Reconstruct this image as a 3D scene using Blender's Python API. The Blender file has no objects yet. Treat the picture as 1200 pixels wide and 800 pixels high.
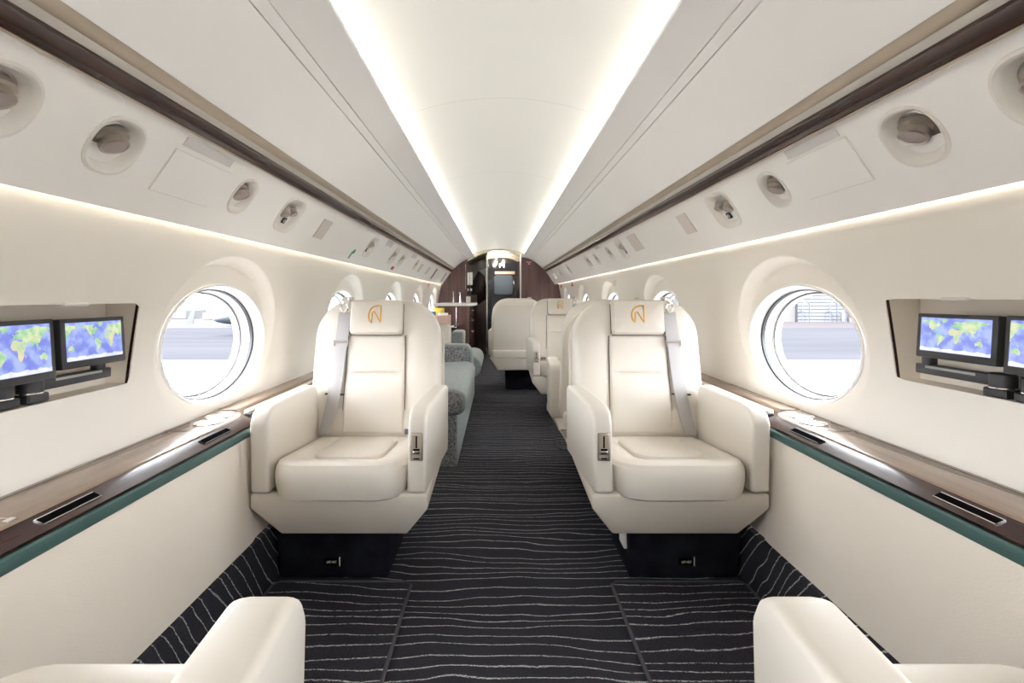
import bpy, bmesh, math, random
from mathutils import Vector, Matrix
random.seed(7)
PI = math.pi
sc = bpy.context.scene
COL = sc.collection

# ------------------------------------------------------------------ camera, world, sun, exposure
cd = bpy.data.cameras.new('camera'); cam = bpy.data.objects.new('camera', cd); COL.objects.link(cam)
cd.sensor_width = 36.0; cd.lens = 16.8; cd.clip_start = 0.01; cd.clip_end = 2000
cd.shift_x = 17 / 1200; cd.shift_y = -52 / 1200
cam.location = (-0.043, 0, 1.06); cam.rotation_euler = (PI / 2, 0, 0)
sc.camera = cam
w = bpy.data.worlds.new('world'); sc.world = w; w.use_nodes = True
bgn = w.node_tree.nodes['Background']
bgn.inputs['Color'].default_value = (0.96, 0.975, 1.0, 1); bgn.inputs['Strength'].default_value = 8.0
sd = bpy.data.lights.new('sun', 'SUN'); sd.energy = 10.0; sd.angle = 0.01; sd.color = (1.0, 0.95, 0.88)
sun = bpy.data.objects.new('sun', sd); COL.objects.link(sun)
sun.rotation_euler = Vector((0.03, 0.62, -0.78)).to_track_quat('-Z', 'Y').to_euler()
COVE, SLOT = 7.4, 3.0          # radiance of the ceiling cove strips and of the wall slot strips
sc.view_settings.view_transform = 'Standard'; sc.view_settings.look = 'None'
sc.view_settings.exposure = 1.48; sc.view_settings.gamma = 1.0; sc.view_settings.use_curve_mapping = False
sc.cycles.max_bounces = 10; sc.cycles.diffuse_bounces = 7; sc.cycles.transparent_max_bounces = 12

# ------------------------------------------------------------------ materials
def nodes_of(m): return m.node_tree.nodes, m.node_tree.links
def mat(name, col, rough=0.5, metal=0.0, bump=None, coat=0.0, var=None, spec=0.5, sheen=0.0):
    m = bpy.data.materials.new(name); m.use_nodes = True
    N, L = nodes_of(m); b = N['Principled BSDF']
    b.inputs['Base Color'].default_value = (*col, 1); b.inputs['Roughness'].default_value = rough
    b.inputs['Metallic'].default_value = metal; b.inputs['Coat Weight'].default_value = coat
    b.inputs['Coat Roughness'].default_value = 0.04; b.inputs['Specular IOR Level'].default_value = spec
    b.inputs['Sheen Weight'].default_value = sheen
    tc = N.new('ShaderNodeTexCoord')
    if bump:
        sx, sy, sz, strength, dist = bump
        mp = N.new('ShaderNodeMapping'); mp.inputs['Scale'].default_value = (sx, sy, sz)
        nt = N.new('ShaderNodeTexNoise'); nt.inputs['Scale'].default_value = 1.0; nt.inputs['Detail'].default_value = 3
        bp = N.new('ShaderNodeBump'); bp.inputs['Strength'].default_value = strength; bp.inputs['Distance'].default_value = dist
        L.new(tc.outputs['Object'], mp.inputs['Vector']); L.new(mp.outputs[0], nt.inputs['Vector'])
        L.new(nt.outputs['Fac'], bp.inputs['Height']); L.new(bp.outputs[0], b.inputs['Normal'])
    if var:
        c2, sx, sy, sz = var
        mp = N.new('ShaderNodeMapping'); mp.inputs['Scale'].default_value = (sx, sy, sz)
        nt = N.new('ShaderNodeTexNoise'); nt.inputs['Scale'].default_value = 1.0; nt.inputs['Detail'].default_value = 4
        rp = N.new('ShaderNodeValToRGB'); rp.color_ramp.elements[0].position = 0.35; rp.color_ramp.elements[1].position = 0.65
        rp.color_ramp.elements[0].color = (*col, 1); rp.color_ramp.elements[1].color = (*c2, 1)
        L.new(tc.outputs['Object'], mp.inputs['Vector']); L.new(mp.outputs[0], nt.inputs['Vector'])
        L.new(nt.outputs['Fac'], rp.inputs[0]); L.new(rp.outputs[0], b.inputs['Base Color'])
    return m
def emit(name, col, s):
    m = bpy.data.materials.new(name); m.use_nodes = True; N, L = nodes_of(m)
    b = N['Principled BSDF']; b.inputs['Base Color'].default_value = (*col, 1)
    b.inputs['Emission Color'].default_value = (*col, 1); b.inputs['Emission Strength'].default_value = s
    return m

M = {}
M['leather'] = mat('cream_leather', (0.725, 0.675, 0.605), 0.42, bump=(90, 90, 90, 0.12, 0.002))
M['leather_shell'] = mat('cream_leather_shell', (0.71, 0.65, 0.57), 0.45, bump=(90, 90, 90, 0.1, 0.002))
M['wall'] = mat('cream_wall_fabric', (0.84, 0.80, 0.74), 0.75, bump=(60, 6, 140, 0.10, 0.002), spec=0.25)
M['panel'] = mat('cream_woven_panel', (0.81, 0.74, 0.65), 0.8, bump=(160, 160, 420, 0.25, 0.002), spec=0.2)
M['white'] = mat('off_white_liner', (0.86, 0.842, 0.82), 0.55, spec=0.3)
M['headliner'] = mat('headliner', (0.87, 0.855, 0.84), 0.7, bump=(40, 40, 40, 0.03, 0.002), spec=0.2)
M['arch'] = mat('ceiling_arch', (0.73, 0.725, 0.70), 0.7, spec=0.2)
M['plastic'] = mat('white_window_plastic', (0.86, 0.85, 0.84), 0.3)
M['bezel'] = mat('warm_grey_bezel', (0.74, 0.71, 0.665), 0.35)
M['metal'] = mat('satin_nickel', (0.47, 0.42, 0.37), 0.33, 1.0)
M['chrome'] = mat('chrome', (0.82, 0.80, 0.78), 0.12, 1.0)
M['gold'] = mat('gold_thread', (0.78, 0.42, 0.05), 0.4, 0.4)
M['bronze'] = mat('bronze_channel', (0.52, 0.44, 0.35), 0.38, 0.35)
M['bronze_pale'] = mat('pale_channel', (0.70, 0.66, 0.60), 0.5)
M['wood'] = mat('dark_lacquered_wood', (0.028, 0.012, 0.010), 0.27, coat=0.12, var=((0.052, 0.022, 0.016), 60, 4, 60))
M['wood_red'] = mat('burgundy_lacquered_wood', (0.115, 0.060, 0.056), 0.12, coat=0.8, var=((0.18, 0.095, 0.085), 22, 22, 1.5))
M['ledge'] = mat('taupe_lacquered_wood', (0.25, 0.175, 0.125), 0.26, coat=0.25, var=((0.31, 0.225, 0.165), 30, 2, 30))
M['recess'] = mat('cream_recess', (0.87, 0.80, 0.70), 0.6)
M['seam'] = mat('seam_gap_shade', (0.20, 0.165, 0.135), 0.8)
M['cup'] = mat('cup_well', (0.20, 0.15, 0.12), 0.5)
M['nozzle_face'] = mat('nozzle_face', (0.36, 0.31, 0.285), 0.6)
M['teal'] = mat('teal_leather', (0.058, 0.122, 0.112), 0.5, bump=(120, 120, 120, 0.1, 0.002))
M['black'] = mat('black_gap', (0.006, 0.006, 0.007), 0.8, spec=0.0)
M['gloss_black'] = mat('gloss_black', (0.012, 0.013, 0.018), 0.08, coat=0.5)
M['pod'] = mat('dark_plush', (0.010, 0.011, 0.017), 0.95, bump=(220, 220, 220, 0.5, 0.004), spec=0.1, var=((0.019, 0.021, 0.03), 14, 14, 14))
M['binding'] = mat('mat_binding', (0.085, 0.085, 0.095), 0.9, bump=(300, 300, 300, 0.5, 0.003), spec=0.1)
M['belt'] = mat('grey_webbing', (0.45, 0.435, 0.435), 0.55, bump=(300, 300, 900, 0.3, 0.001))
M['belt_dark'] = mat('dark_webbing', (0.12, 0.13, 0.16), 0.6)
M['sofa'] = mat('sage_grey_velvet', (0.235, 0.275, 0.27), 0.8, sheen=0.3, var=((0.29, 0.325, 0.32), 30, 30, 30))
M['sofa_speck'] = mat('speckled_charcoal_fabric', (0.085, 0.09, 0.10), 0.85, var=((0.36, 0.37, 0.38), 110, 110, 110))
M['device'] = mat('charcoal_device', (0.030, 0.031, 0.036), 0.45)
M['device_pale'] = mat('grey_device_strip', (0.33, 0.35, 0.34), 0.4)
M['grey_plate'] = mat('grey_plate', (0.62, 0.60, 0.60), 0.5)
M['pink_plate'] = mat('beige_plate', (0.66, 0.60, 0.56), 0.5)
M['paper'] = mat('white_paper', (0.85, 0.85, 0.84), 0.6)
M['yellow'] = mat('yellow_wrap', (0.80, 0.58, 0.08), 0.4)
M['blue'] = mat('blue_wrap', (0.10, 0.25, 0.60), 0.4)
M['tan'] = mat('tan_tray', (0.55, 0.38, 0.30), 0.5)
M['red'] = mat('red_mark', (0.55, 0.05, 0.05), 0.5)
M['pinkred'] = mat('pale_red_mark', (0.75, 0.30, 0.30), 0.5)
M['green'] = mat('green_tag', (0.05, 0.35, 0.22), 0.5)
M['beige_soffit'] = mat('beige_soffit', (0.50, 0.45, 0.34), 0.6)
M['white_print'] = mat('white_print', (0.85, 0.85, 0.85), 0.6)
M['cove_light'] = emit('cove_light', (1.0, 0.975, 0.90), COVE)
M['slot_light'] = emit('slot_light', (1.0, 0.92, 0.77), SLOT)
M['downlight'] = emit('downlight', (1.0, 0.95, 0.85), 14)
M['lit_sign'] = emit('lit_sign', (1.0, 0.98, 0.92), 2.5)
M['concrete'] = mat('apron_concrete', (0.1300, 0.1325, 0.1375), 0.8, var=((0.1450, 0.1475, 0.1500), .15, .15, .15), spec=0.0)
M['asphalt'] = mat('pale_asphalt', (0.0245, 0.0252, 0.0290), 0.85, var=((0.0285, 0.0292, 0.0330), .05, .4, .2), spec=0.0)
M['far_ground'] = mat('far_ground', (0.040, 0.040, 0.041), 0.9, spec=0.0)
M['siding'] = mat('hangar_siding', (0.068, 0.071, 0.080), 0.6, spec=0.0)
M['annex'] = mat('white_annex', (0.066, 0.066, 0.067), 0.7, spec=0.0)
M['kerb'] = mat('kerb', (0.034, 0.031, 0.033), 0.8, spec=0.0)
M['steel'] = mat('galvanised_steel', (0.032, 0.036, 0.048), 0.5)
M['hill'] = mat('hazy_hill', (0.037, 0.039, 0.042), 0.9, spec=0.0)
M['plane_white'] = mat('plane_white', (0.052, 0.053, 0.056), 0.4)
M['plane_grey'] = mat('plane_grey', (0.020, 0.0235, 0.031), 0.4)

def carpet():
    m = bpy.data.materials.new('striped_carpet'); m.use_nodes = True
    N, L = nodes_of(m); b = N['Principled BSDF']; b.inputs['Roughness'].default_value = 0.95
    b.inputs['Specular IOR Level'].default_value = 0.1
    def math_(op, a, c=None, v=None):
        n = N.new('ShaderNodeMath'); n.operation = op
        for i, q in enumerate((a, c)):
            if q is None: continue
            if isinstance(q, (int, float)): n.inputs[i].default_value = q
            else: L.new(q, n.inputs[i])
        return n.outputs[0]
    g = N.new('ShaderNodeNewGeometry'); sx = N.new('ShaderNodeSeparateXYZ'); L.new(g.outputs['Position'], sx.inputs[0])
    u = math_('ADD', sx.outputs['X'], sx.outputs['Z'])                 # across the aisle, carried up the risers
    cb = N.new('ShaderNodeCombineXYZ'); L.new(math_('MULTIPLY', u, 1.7), cb.inputs[0]); L.new(math_('MULTIPLY', sx.outputs['Y'], 4.0), cb.inputs[1])
    n1 = N.new('ShaderNodeTexNoise'); n1.inputs['Scale'].default_value = 1.0; n1.inputs['Detail'].default_value = 2.5; L.new(cb.outputs[0], n1.inputs['Vector'])
    cb2 = N.new('ShaderNodeCombineXYZ'); L.new(math_('MULTIPLY', u, 60), cb2.inputs[0]); L.new(math_('MULTIPLY', sx.outputs['Y'], 60), cb2.inputs[1])
    n2 = N.new('ShaderNodeTexNoise'); n2.inputs['Scale'].default_value = 1.0; n2.inputs['Detail'].default_value = 2; L.new(cb2.outputs[0], n2.inputs['Vector'])
    off = math_('ADD', math_('MULTIPLY', n1.outputs['Fac'], 0.14), math_('MULTIPLY', n2.outputs['Fac'], 0.006))
    v = math_('MULTIPLY', math_('ADD', math_('ADD', sx.outputs['Y'], math_('MULTIPLY', sx.outputs['Z'], 0.58)), off), 23.0)
    vo = N.new('ShaderNodeTexVoronoi'); vo.voronoi_dimensions = '1D'; vo.feature = 'DISTANCE_TO_EDGE'; vo.inputs['Scale'].default_value = 1.0
    vo.inputs['Randomness'].default_value = 0.9; L.new(v, vo.inputs['W'])
    line = N.new('ShaderNodeMapRange'); line.inputs['From Min'].default_value = 0.062; line.inputs['From Max'].default_value = 0.03
    L.new(vo.outputs['Distance'], line.inputs['Value'])
    n3 = N.new('ShaderNodeTexNoise'); n3.inputs['Scale'].default_value = 260; n3.inputs['Detail'].default_value = 1; L.new(g.outputs['Position'], n3.inputs['Vector'])
    brk = N.new('ShaderNodeMapRange'); brk.inputs['From Min'].default_value = 0.36; brk.inputs['From Max'].default_value = 0.52; L.new(n3.outputs['Fac'], brk.inputs['Value'])
    fac = math_('MULTIPLY', line.outputs[0], brk.outputs[0])
    base = N.new('ShaderNodeMix'); base.data_type = 'RGBA'
    base.inputs['A'].default_value = (0.014, 0.014, 0.019, 1); base.inputs['B'].default_value = (0.056, 0.055, 0.066, 1); L.new(n3.outputs['Fac'], base.inputs['Factor'])
    mx = N.new('ShaderNodeMix'); mx.data_type = 'RGBA'; mx.inputs['B'].default_value = (0.56, 0.55, 0.55, 1)
    L.new(base.outputs['Result'], mx.inputs['A']); L.new(fac, mx.inputs['Factor']); L.new(mx.outputs['Result'], b.inputs['Base Color'])
    bp = N.new('ShaderNodeBump'); bp.inputs['Strength'].default_value = 0.5; bp.inputs['Distance'].default_value = 0.004
    L.new(math_('ADD', n3.outputs['Fac'], fac), bp.inputs['Height']); L.new(bp.outputs[0], b.inputs['Normal'])
    return m
M['carpet'] = carpet()

def pane_material():
    m = bpy.data.materials.new('window_pane'); m.use_nodes = True; N, L = nodes_of(m)
    N.remove(N['Principled BSDF'])
    t = N.new('ShaderNodeBsdfTransparent'); t.inputs['Color'].default_value = (0.95, 0.97, 1.0, 1)
    L.new(t.outputs[0], N['Material Output'].inputs['Surface'])
    return m
M['pane'] = pane_material()
def map_mat(name, c1, c2, s, e):
    m = bpy.data.materials.new(name); m.use_nodes = True; N, L = nodes_of(m); b = N['Principled BSDF']
    tc = N.new('ShaderNodeTexCoord'); nt = N.new('ShaderNodeTexNoise'); nt.inputs['Scale'].default_value = s; nt.inputs['Detail'].default_value = 4
    rp = N.new('ShaderNodeValToRGB'); rp.color_ramp.elements[0].position = 0.4; rp.color_ramp.elements[1].position = 0.6
    rp.color_ramp.elements[0].color = (*c1, 1); rp.color_ramp.elements[1].color = (*c2, 1)
    L.new(tc.outputs['Object'], nt.inputs['Vector']); L.new(nt.outputs['Fac'], rp.inputs[0]); L.new(rp.outputs[0], b.inputs['Emission Color'])
    b.inputs['Base Color'].default_value = (0.02, 0.02, 0.02, 1); b.inputs['Emission Strength'].default_value = e; b.inputs['Roughness'].default_value = 0.3
    return m
M['sea'] = map_mat('map_sea', (0.17, 0.21, 0.66), (0.36, 0.45, 0.86), 40, 0.44)
M['ice'] = map_mat('map_ice', (0.62, 0.66, 0.92), (0.78, 0.80, 0.95), 40, 0.44)
M['land_green'] = map_mat('map_land_green', (0.25, 0.55, 0.30), (0.62, 0.68, 0.42), 55, 0.44)
M['land_tan'] = map_mat('map_land_tan', (0.72, 0.60, 0.36), (0.40, 0.58, 0.36), 45, 0.44)

# ------------------------------------------------------------------ helpers
def obj(name, bm, m, parent=None, smooth=32, recalc=True):
    if recalc: bmesh.ops.recalc_face_normals(bm, faces=bm.faces[:])
    me = bpy.data.meshes.new(name); bm.to_mesh(me); bm.free()
    if smooth:
        me.polygons.foreach_set('use_smooth', [True] * len(me.polygons))
        me.set_sharp_from_angle(angle=math.radians(smooth))
    if m is not None: me.materials.append(m)
    o = bpy.data.objects.new(name, me); COL.objects.link(o)
    if parent is not None: o.parent = parent
    return o
def thing(name, label, cat, loc=(0, 0, 0), rotz=0, group=None):
    o = bpy.data.objects.new(name, None); COL.objects.link(o); o.empty_display_size = 0.05
    o.location = loc; o.rotation_euler = (0, 0, rotz); o['label'] = label; o['category'] = cat
    if group: o['group'] = group
    return o
def tag(o, label, cat, group=None):
    o['label'] = label; o['category'] = cat
    if group: o['group'] = group
    return o
def struct(name, bm, m, parent=None, smooth=32):
    o = obj(name, bm, m, parent, smooth); o['kind'] = 'structure'; return o
def empty_struct(name):
    o = bpy.data.objects.new(name, None); COL.objects.link(o); o['kind'] = 'structure'; o.empty_display_size = 0.05; return o
def dup(root, loc, rotz, label, group=None):
    r = root.copy(); COL.objects.link(r); r.location = loc; r.rotation_euler = (0, 0, rotz); r['label'] = label
    if group: r['group'] = group
    for ch in list(root.children):
        c = ch.copy(); COL.objects.link(c); c.parent = r
        for gch in list(ch.children):
            d = gch.copy(); COL.objects.link(d); d.parent = c
    return r
def NB(): return bmesh.new()
def box(bm, x0, x1, y0, y1, z0, z1, r=0.0, seg=2, T=None):
    b = bmesh.new()
    vs = [b.verts.new((x, y, z)) for x in (x0, x1) for y in (y0, y1) for z in (z0, z1)]
    for f in ((0, 1, 3, 2), (4, 6, 7, 5), (0, 4, 5, 1), (2, 3, 7, 6), (0, 2, 6, 4), (1, 5, 7, 3)): b.faces.new([vs[i] for i in f])
    if r > 0: bmesh.ops.bevel(b, geom=b.edges[:], offset=r, segments=seg, profile=0.5, affect='EDGES')
    merge(bm, b, T)
    return bm
def merge(bm, b, T=None):
    mp = {}
    for v in b.verts:
        co = v.co if T is None else T(v.co)
        mp[v] = bm.verts.new(co)
    for f in b.faces:
        try: bm.faces.new([mp[v] for v in f.verts])
        except ValueError: pass
    b.free()
def prism(bm, pts, axis, a0, a1, r=0.0, seg=2, T=None, n=1):
    """polygon pts (2D) extruded along axis from a0 to a1; axis 'x': pts are (y,z); 'y': (x,z); 'z': (x,y)"""
    b = bmesh.new()
    def P(p, a): return {'x': (a, p[0], p[1]), 'y': (p[0], a, p[1]), 'z': (p[0], p[1], a)}[axis]
    rows = [[b.verts.new(P(p, a0 + (a1 - a0) * i / n)) for p in pts] for i in range(n + 1)]
    k = len(pts)
    for i in range(n):
        for j in range(k): b.faces.new((rows[i][j], rows[i][(j + 1) % k], rows[i + 1][(j + 1) % k], rows[i + 1][j]))
    b.faces.new(rows[0][::-1]); b.faces.new(rows[-1])
    bmesh.ops.recalc_face_normals(b, faces=b.faces[:])
    if r > 0:
        es = [e for e in b.edges if len(e.link_faces) == 2 and e.calc_face_angle(0) > 0.35]
        bmesh.ops.bevel(b, geom=es, offset=r, segments=seg, profile=0.5, affect='EDGES')
    merge(bm, b, T)
def strip(bm, pts, y0, y1, n=1, mx=1):
    """open profile pts (x,z) swept along Y as a single sheet"""
    rows = [[bm.verts.new((mx * x, y0 + (y1 - y0) * i / n, z)) for x, z in pts] for i in range(n + 1)]
    for i in range(n):
        for j in range(len(pts) - 1): bm.faces.new((rows[i][j], rows[i][j + 1], rows[i + 1][j + 1], rows[i + 1][j]))
def tube(bm, pts, r, seg=8, closed=False, cap=True):
    pts = [Vector(p) for p in pts]; n = len(pts); rings = []
    up = None
    for i, p in enumerate(pts):
        a = pts[(i - 1) % n] if (closed or i > 0) else p
        c = pts[(i + 1) % n] if (closed or i < n - 1) else p
        t = (c - a).normalized()
        if up is None:
            up = Vector((0, 0, 1)) if abs(t.z) < 0.9 else Vector((1, 0, 0))
        s = t.cross(up).normalized(); up = s.cross(t).normalized()
        rr = r[i] if isinstance(r, (list, tuple)) else r
        rings.append([bm.verts.new(p + (s * math.cos(2 * PI * k / seg) + up * math.sin(2 * PI * k / seg)) * rr) for k in range(seg)])
    m = n if closed else n - 1
    for i in range(m):
        A, B = rings[i], rings[(i + 1) % n]
        for k in range(seg): bm.faces.new((A[k], A[(k + 1) % seg], B[(k + 1) % seg], B[k]))
    if not closed and cap:
        bm.faces.new(rings[0][::-1]); bm.faces.new(rings[-1])
def lathe(bm, prof, seg, T):
    """prof: (radius, height) list, T maps (x,y,h) to 3D"""
    rings = []
    for r, h in prof:
        if r < 1e-6: rings.append([bm.verts.new(T(Vector((0, 0, h))))])
        else: rings.append([bm.verts.new(T(Vector((r * math.cos(2 * PI * k / seg), r * math.sin(2 * PI * k / seg), h)))) for k in range(seg)])
    for A, B in zip(rings, rings[1:]):
        for k in range(seg):
            a0, a1 = A[k % len(A)], A[(k + 1) % len(A)]; b0, b1 = B[k % len(B)], B[(k + 1) % len(B)]
            q = []
            for v in (a0, a1, b1, b0):
                if v not in q: q.append(v)
            if len(q) > 2: bm.faces.new(q)
def rr_outline(w, h, radii, d=0.0, m=7):
    """rounded rectangle centred on 0; radii (right-top, left-top, left-bottom, right-bottom); inset d"""
    w2, h2 = w / 2 - d, h / 2 - d; out = []
    for i, (sx, sy) in enumerate(((1, 1), (-1, 1), (-1, -1), (1, -1))):
        r = max(radii[i] - d, 0.002); cx, cy = sx * (w2 - r), sy * (h2 - r); a0 = i * PI / 2
        for k in range(m):
            a = a0 + PI / 2 * k / (m - 1); out.append((cx + r * math.cos(a), cy + r * math.sin(a)))
    return out
def pillow(bm, w, h, radii, rings, T, zf=None, m=7):
    """rings: (inset, height) from back edge round to the front; T(u, v, height) -> 3D"""
    R = []
    for d, hh in rings:
        R.append([bm.verts.new(T(u, v, hh + (zf(u, v, d) if zf else 0))) for u, v in rr_outline(w, h, radii, d, m)])
    n = len(R[0])
    for A, B in zip(R, R[1:]):
        for k in range(n): bm.faces.new((A[k], A[(k + 1) % n], B[(k + 1) % n], B[k]))
    bm.faces.new(R[0][::-1]); bm.faces.new(R[-1])
def edge_list(a, b, e, n):
    q = [0, .06, .18, .4, .7, 1.0]
    L_ = [a + e * t for t in q] + [a + e + (b - a - 2 * e) * i / n for i in range(1, n)] + [b - e * t for t in reversed(q)]
    return L_
def pad(bm, w0, w1, v0, v1, e, thick, T, zf=None, extra_v=(), nu=8, nv=10):
    """soft rectangular pad, width w0 at v0 to w1 at v1, rolled edges of radius e"""
    us = edge_list(-0.5, 0.5, e / max(w0, w1), nu); vs = sorted(set(edge_list(v0, v1, e, nv)) | set(extra_v))
    rows = []
    for v in vs:
        ww = w0 + (w1 - w0) * (v - v0) / (v1 - v0); row = []
        for u in us:
            x = u * ww; d = min((0.5 - abs(u)) * ww, v - v0, v1 - v)
            hh = 0 if d >= e else -e * (1 - math.sqrt(max(0, 1 - (1 - d / e) ** 2)))
            row.append(bm.verts.new(T(x, v, hh + (zf(x, v) if zf else 0))))
        rows.append(row)
    for A, B in zip(rows, rows[1:]):
        for k in range(len(us) - 1): bm.faces.new((A[k], A[k + 1], B[k + 1], B[k]))
    border = rows[0] + [r[-1] for r in rows[1:]] + rows[-1][-2::-1] + [r[0] for r in rows[-2:0:-1]]
    cu = [(v.co.copy()) for v in border]
    nrm = (T(0, v0, -thick) - T(0, v0, 0))
    low = [bm.verts.new(c + nrm) for c in cu]
    n = len(border)
    for k in range(n): bm.faces.new((border[k], border[(k + 1) % n], low[(k + 1) % n], low[k]))

# ------------------------------------------------------------------ cabin cross-section
def wall_x(z): return 1.09 - 0.17 * max(0.0, z - 0.70) ** 1.3
def smooth01(a): a = max(0, min(1, a)); return a * a * (3 - 2 * a)
WIN_Y = [-2.45, -1.03, 0.39, 1.81, 3.23, 4.65, 6.07, 7.49]; WZ, WRY, WRZ = 0.885, 0.328, 0.218  # first three stations are out of view, added for their window light
def dish_x(y, z):
    x = wall_x(z)
    for c in WIN_Y:
        if abs(y - c) < 0.45:
            q = math.hypot((y - c) / 0.385, (z - 0.91) / 0.305)
            if q < 1: x += (1.092 - x) * smooth01((1 - q) / 0.12)
    return x
YB, YF = -3.1, 8.2                                                   # cabin's ends; the rear is lengthened out of view for fill light
HEAD = [(0.75, 1.557), (0.70, 1.604), (0.63, 1.661), (0.56, 1.704), (0.525, 1.7185), (0.47, 1.735), (0.41, 1.745)]
def ceil_z(x): return 1.885 - 0.45 * x * x

def perforated(bm, bays, T, ny=12, nv=22, rings=7, oval=None):
    """sheet over (y, v) made of bays (y0,y1,v0,v1,hole); hole = None or (cy,cv,ry,rv,power)"""
    for y0, y1, v0, v1, hole in bays:
        if hole is None:
            k = max(1, int((y1 - y0) / 0.08) if rings > 3 else 1); g = [[bm.verts.new(T(y0 + (y1 - y0) * i / k, v0 + (v1 - v0) * j / nv)) for j in range(nv + 1)] for i in range(k + 1)]
            for i in range(k):
                for j in range(nv): bm.faces.new((g[i][j], g[i][j + 1], g[i + 1][j + 1], g[i + 1][j]))
            continue
        cy, cv, ry, rv, pw = hole
        B = [(y1, v0 + (v1 - v0) * j / nv) for j in range(nv)] + [(y1 + (y0 - y1) * i / ny, v1) for i in range(ny)] + \
            [(y0, v1 + (v0 - v1) * j / nv) for j in range(nv)] + [(y0 + (y1 - y0) * i / ny, v0) for i in range(ny)]
        prev = None
        def tq(hy, hv, dy, dv):                                          # where the ray leaves the shallow oval round the window
            a, b = oval[0], oval[1]; py, pv = (hy - cy) / a, (hv - oval[2]) / b; ey, ev = dy / a, dv / b
            A_, B_, C_ = ey * ey + ev * ev, py * ey + pv * ev, py * py + pv * pv - 1
            return min(0.97, max(0.05, (-B_ + math.sqrt(max(0, B_ * B_ - A_ * C_))) / A_))
        F1 = (0, .25, .45, .6, .72, .80, .86, .91, .95, .98, 1.0)
        nr = len(F1) + 8 if (oval and pw == 2) else rings + 1
        for k in range(nr):
            row = []
            for by, bv in B:
                a, b = (by - cy) / ry, (bv - cv) / rv; q = (abs(a) ** pw + abs(b) ** pw) ** (1 / pw)
                hy, hv = cy + (by - cy) / q, cv + (bv - cv) / q
                if oval and pw == 2:
                    t1 = tq(hy, hv, by - hy, bv - hv); t = F1[k] * t1 if k < len(F1) else t1 + (1 - t1) * (k - len(F1) + 1) / 8
                else: t = (k / rings) ** 0.8 if rings > 1 else k
                row.append(bm.verts.new(T(hy + (by - hy) * t, hv + (bv - hv) * t)))
            if prev:
                n = len(row)
                for j in range(n): bm.faces.new((prev[j], prev[(j + 1) % n], row[(j + 1) % n], row[j]))
            prev = row

# floor
bm = NB(); box(bm, -0.90, 0.90, YB, 9.8, -0.03, 0.0); floor = struct('floor', bm, M['carpet'], smooth=0)

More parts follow.
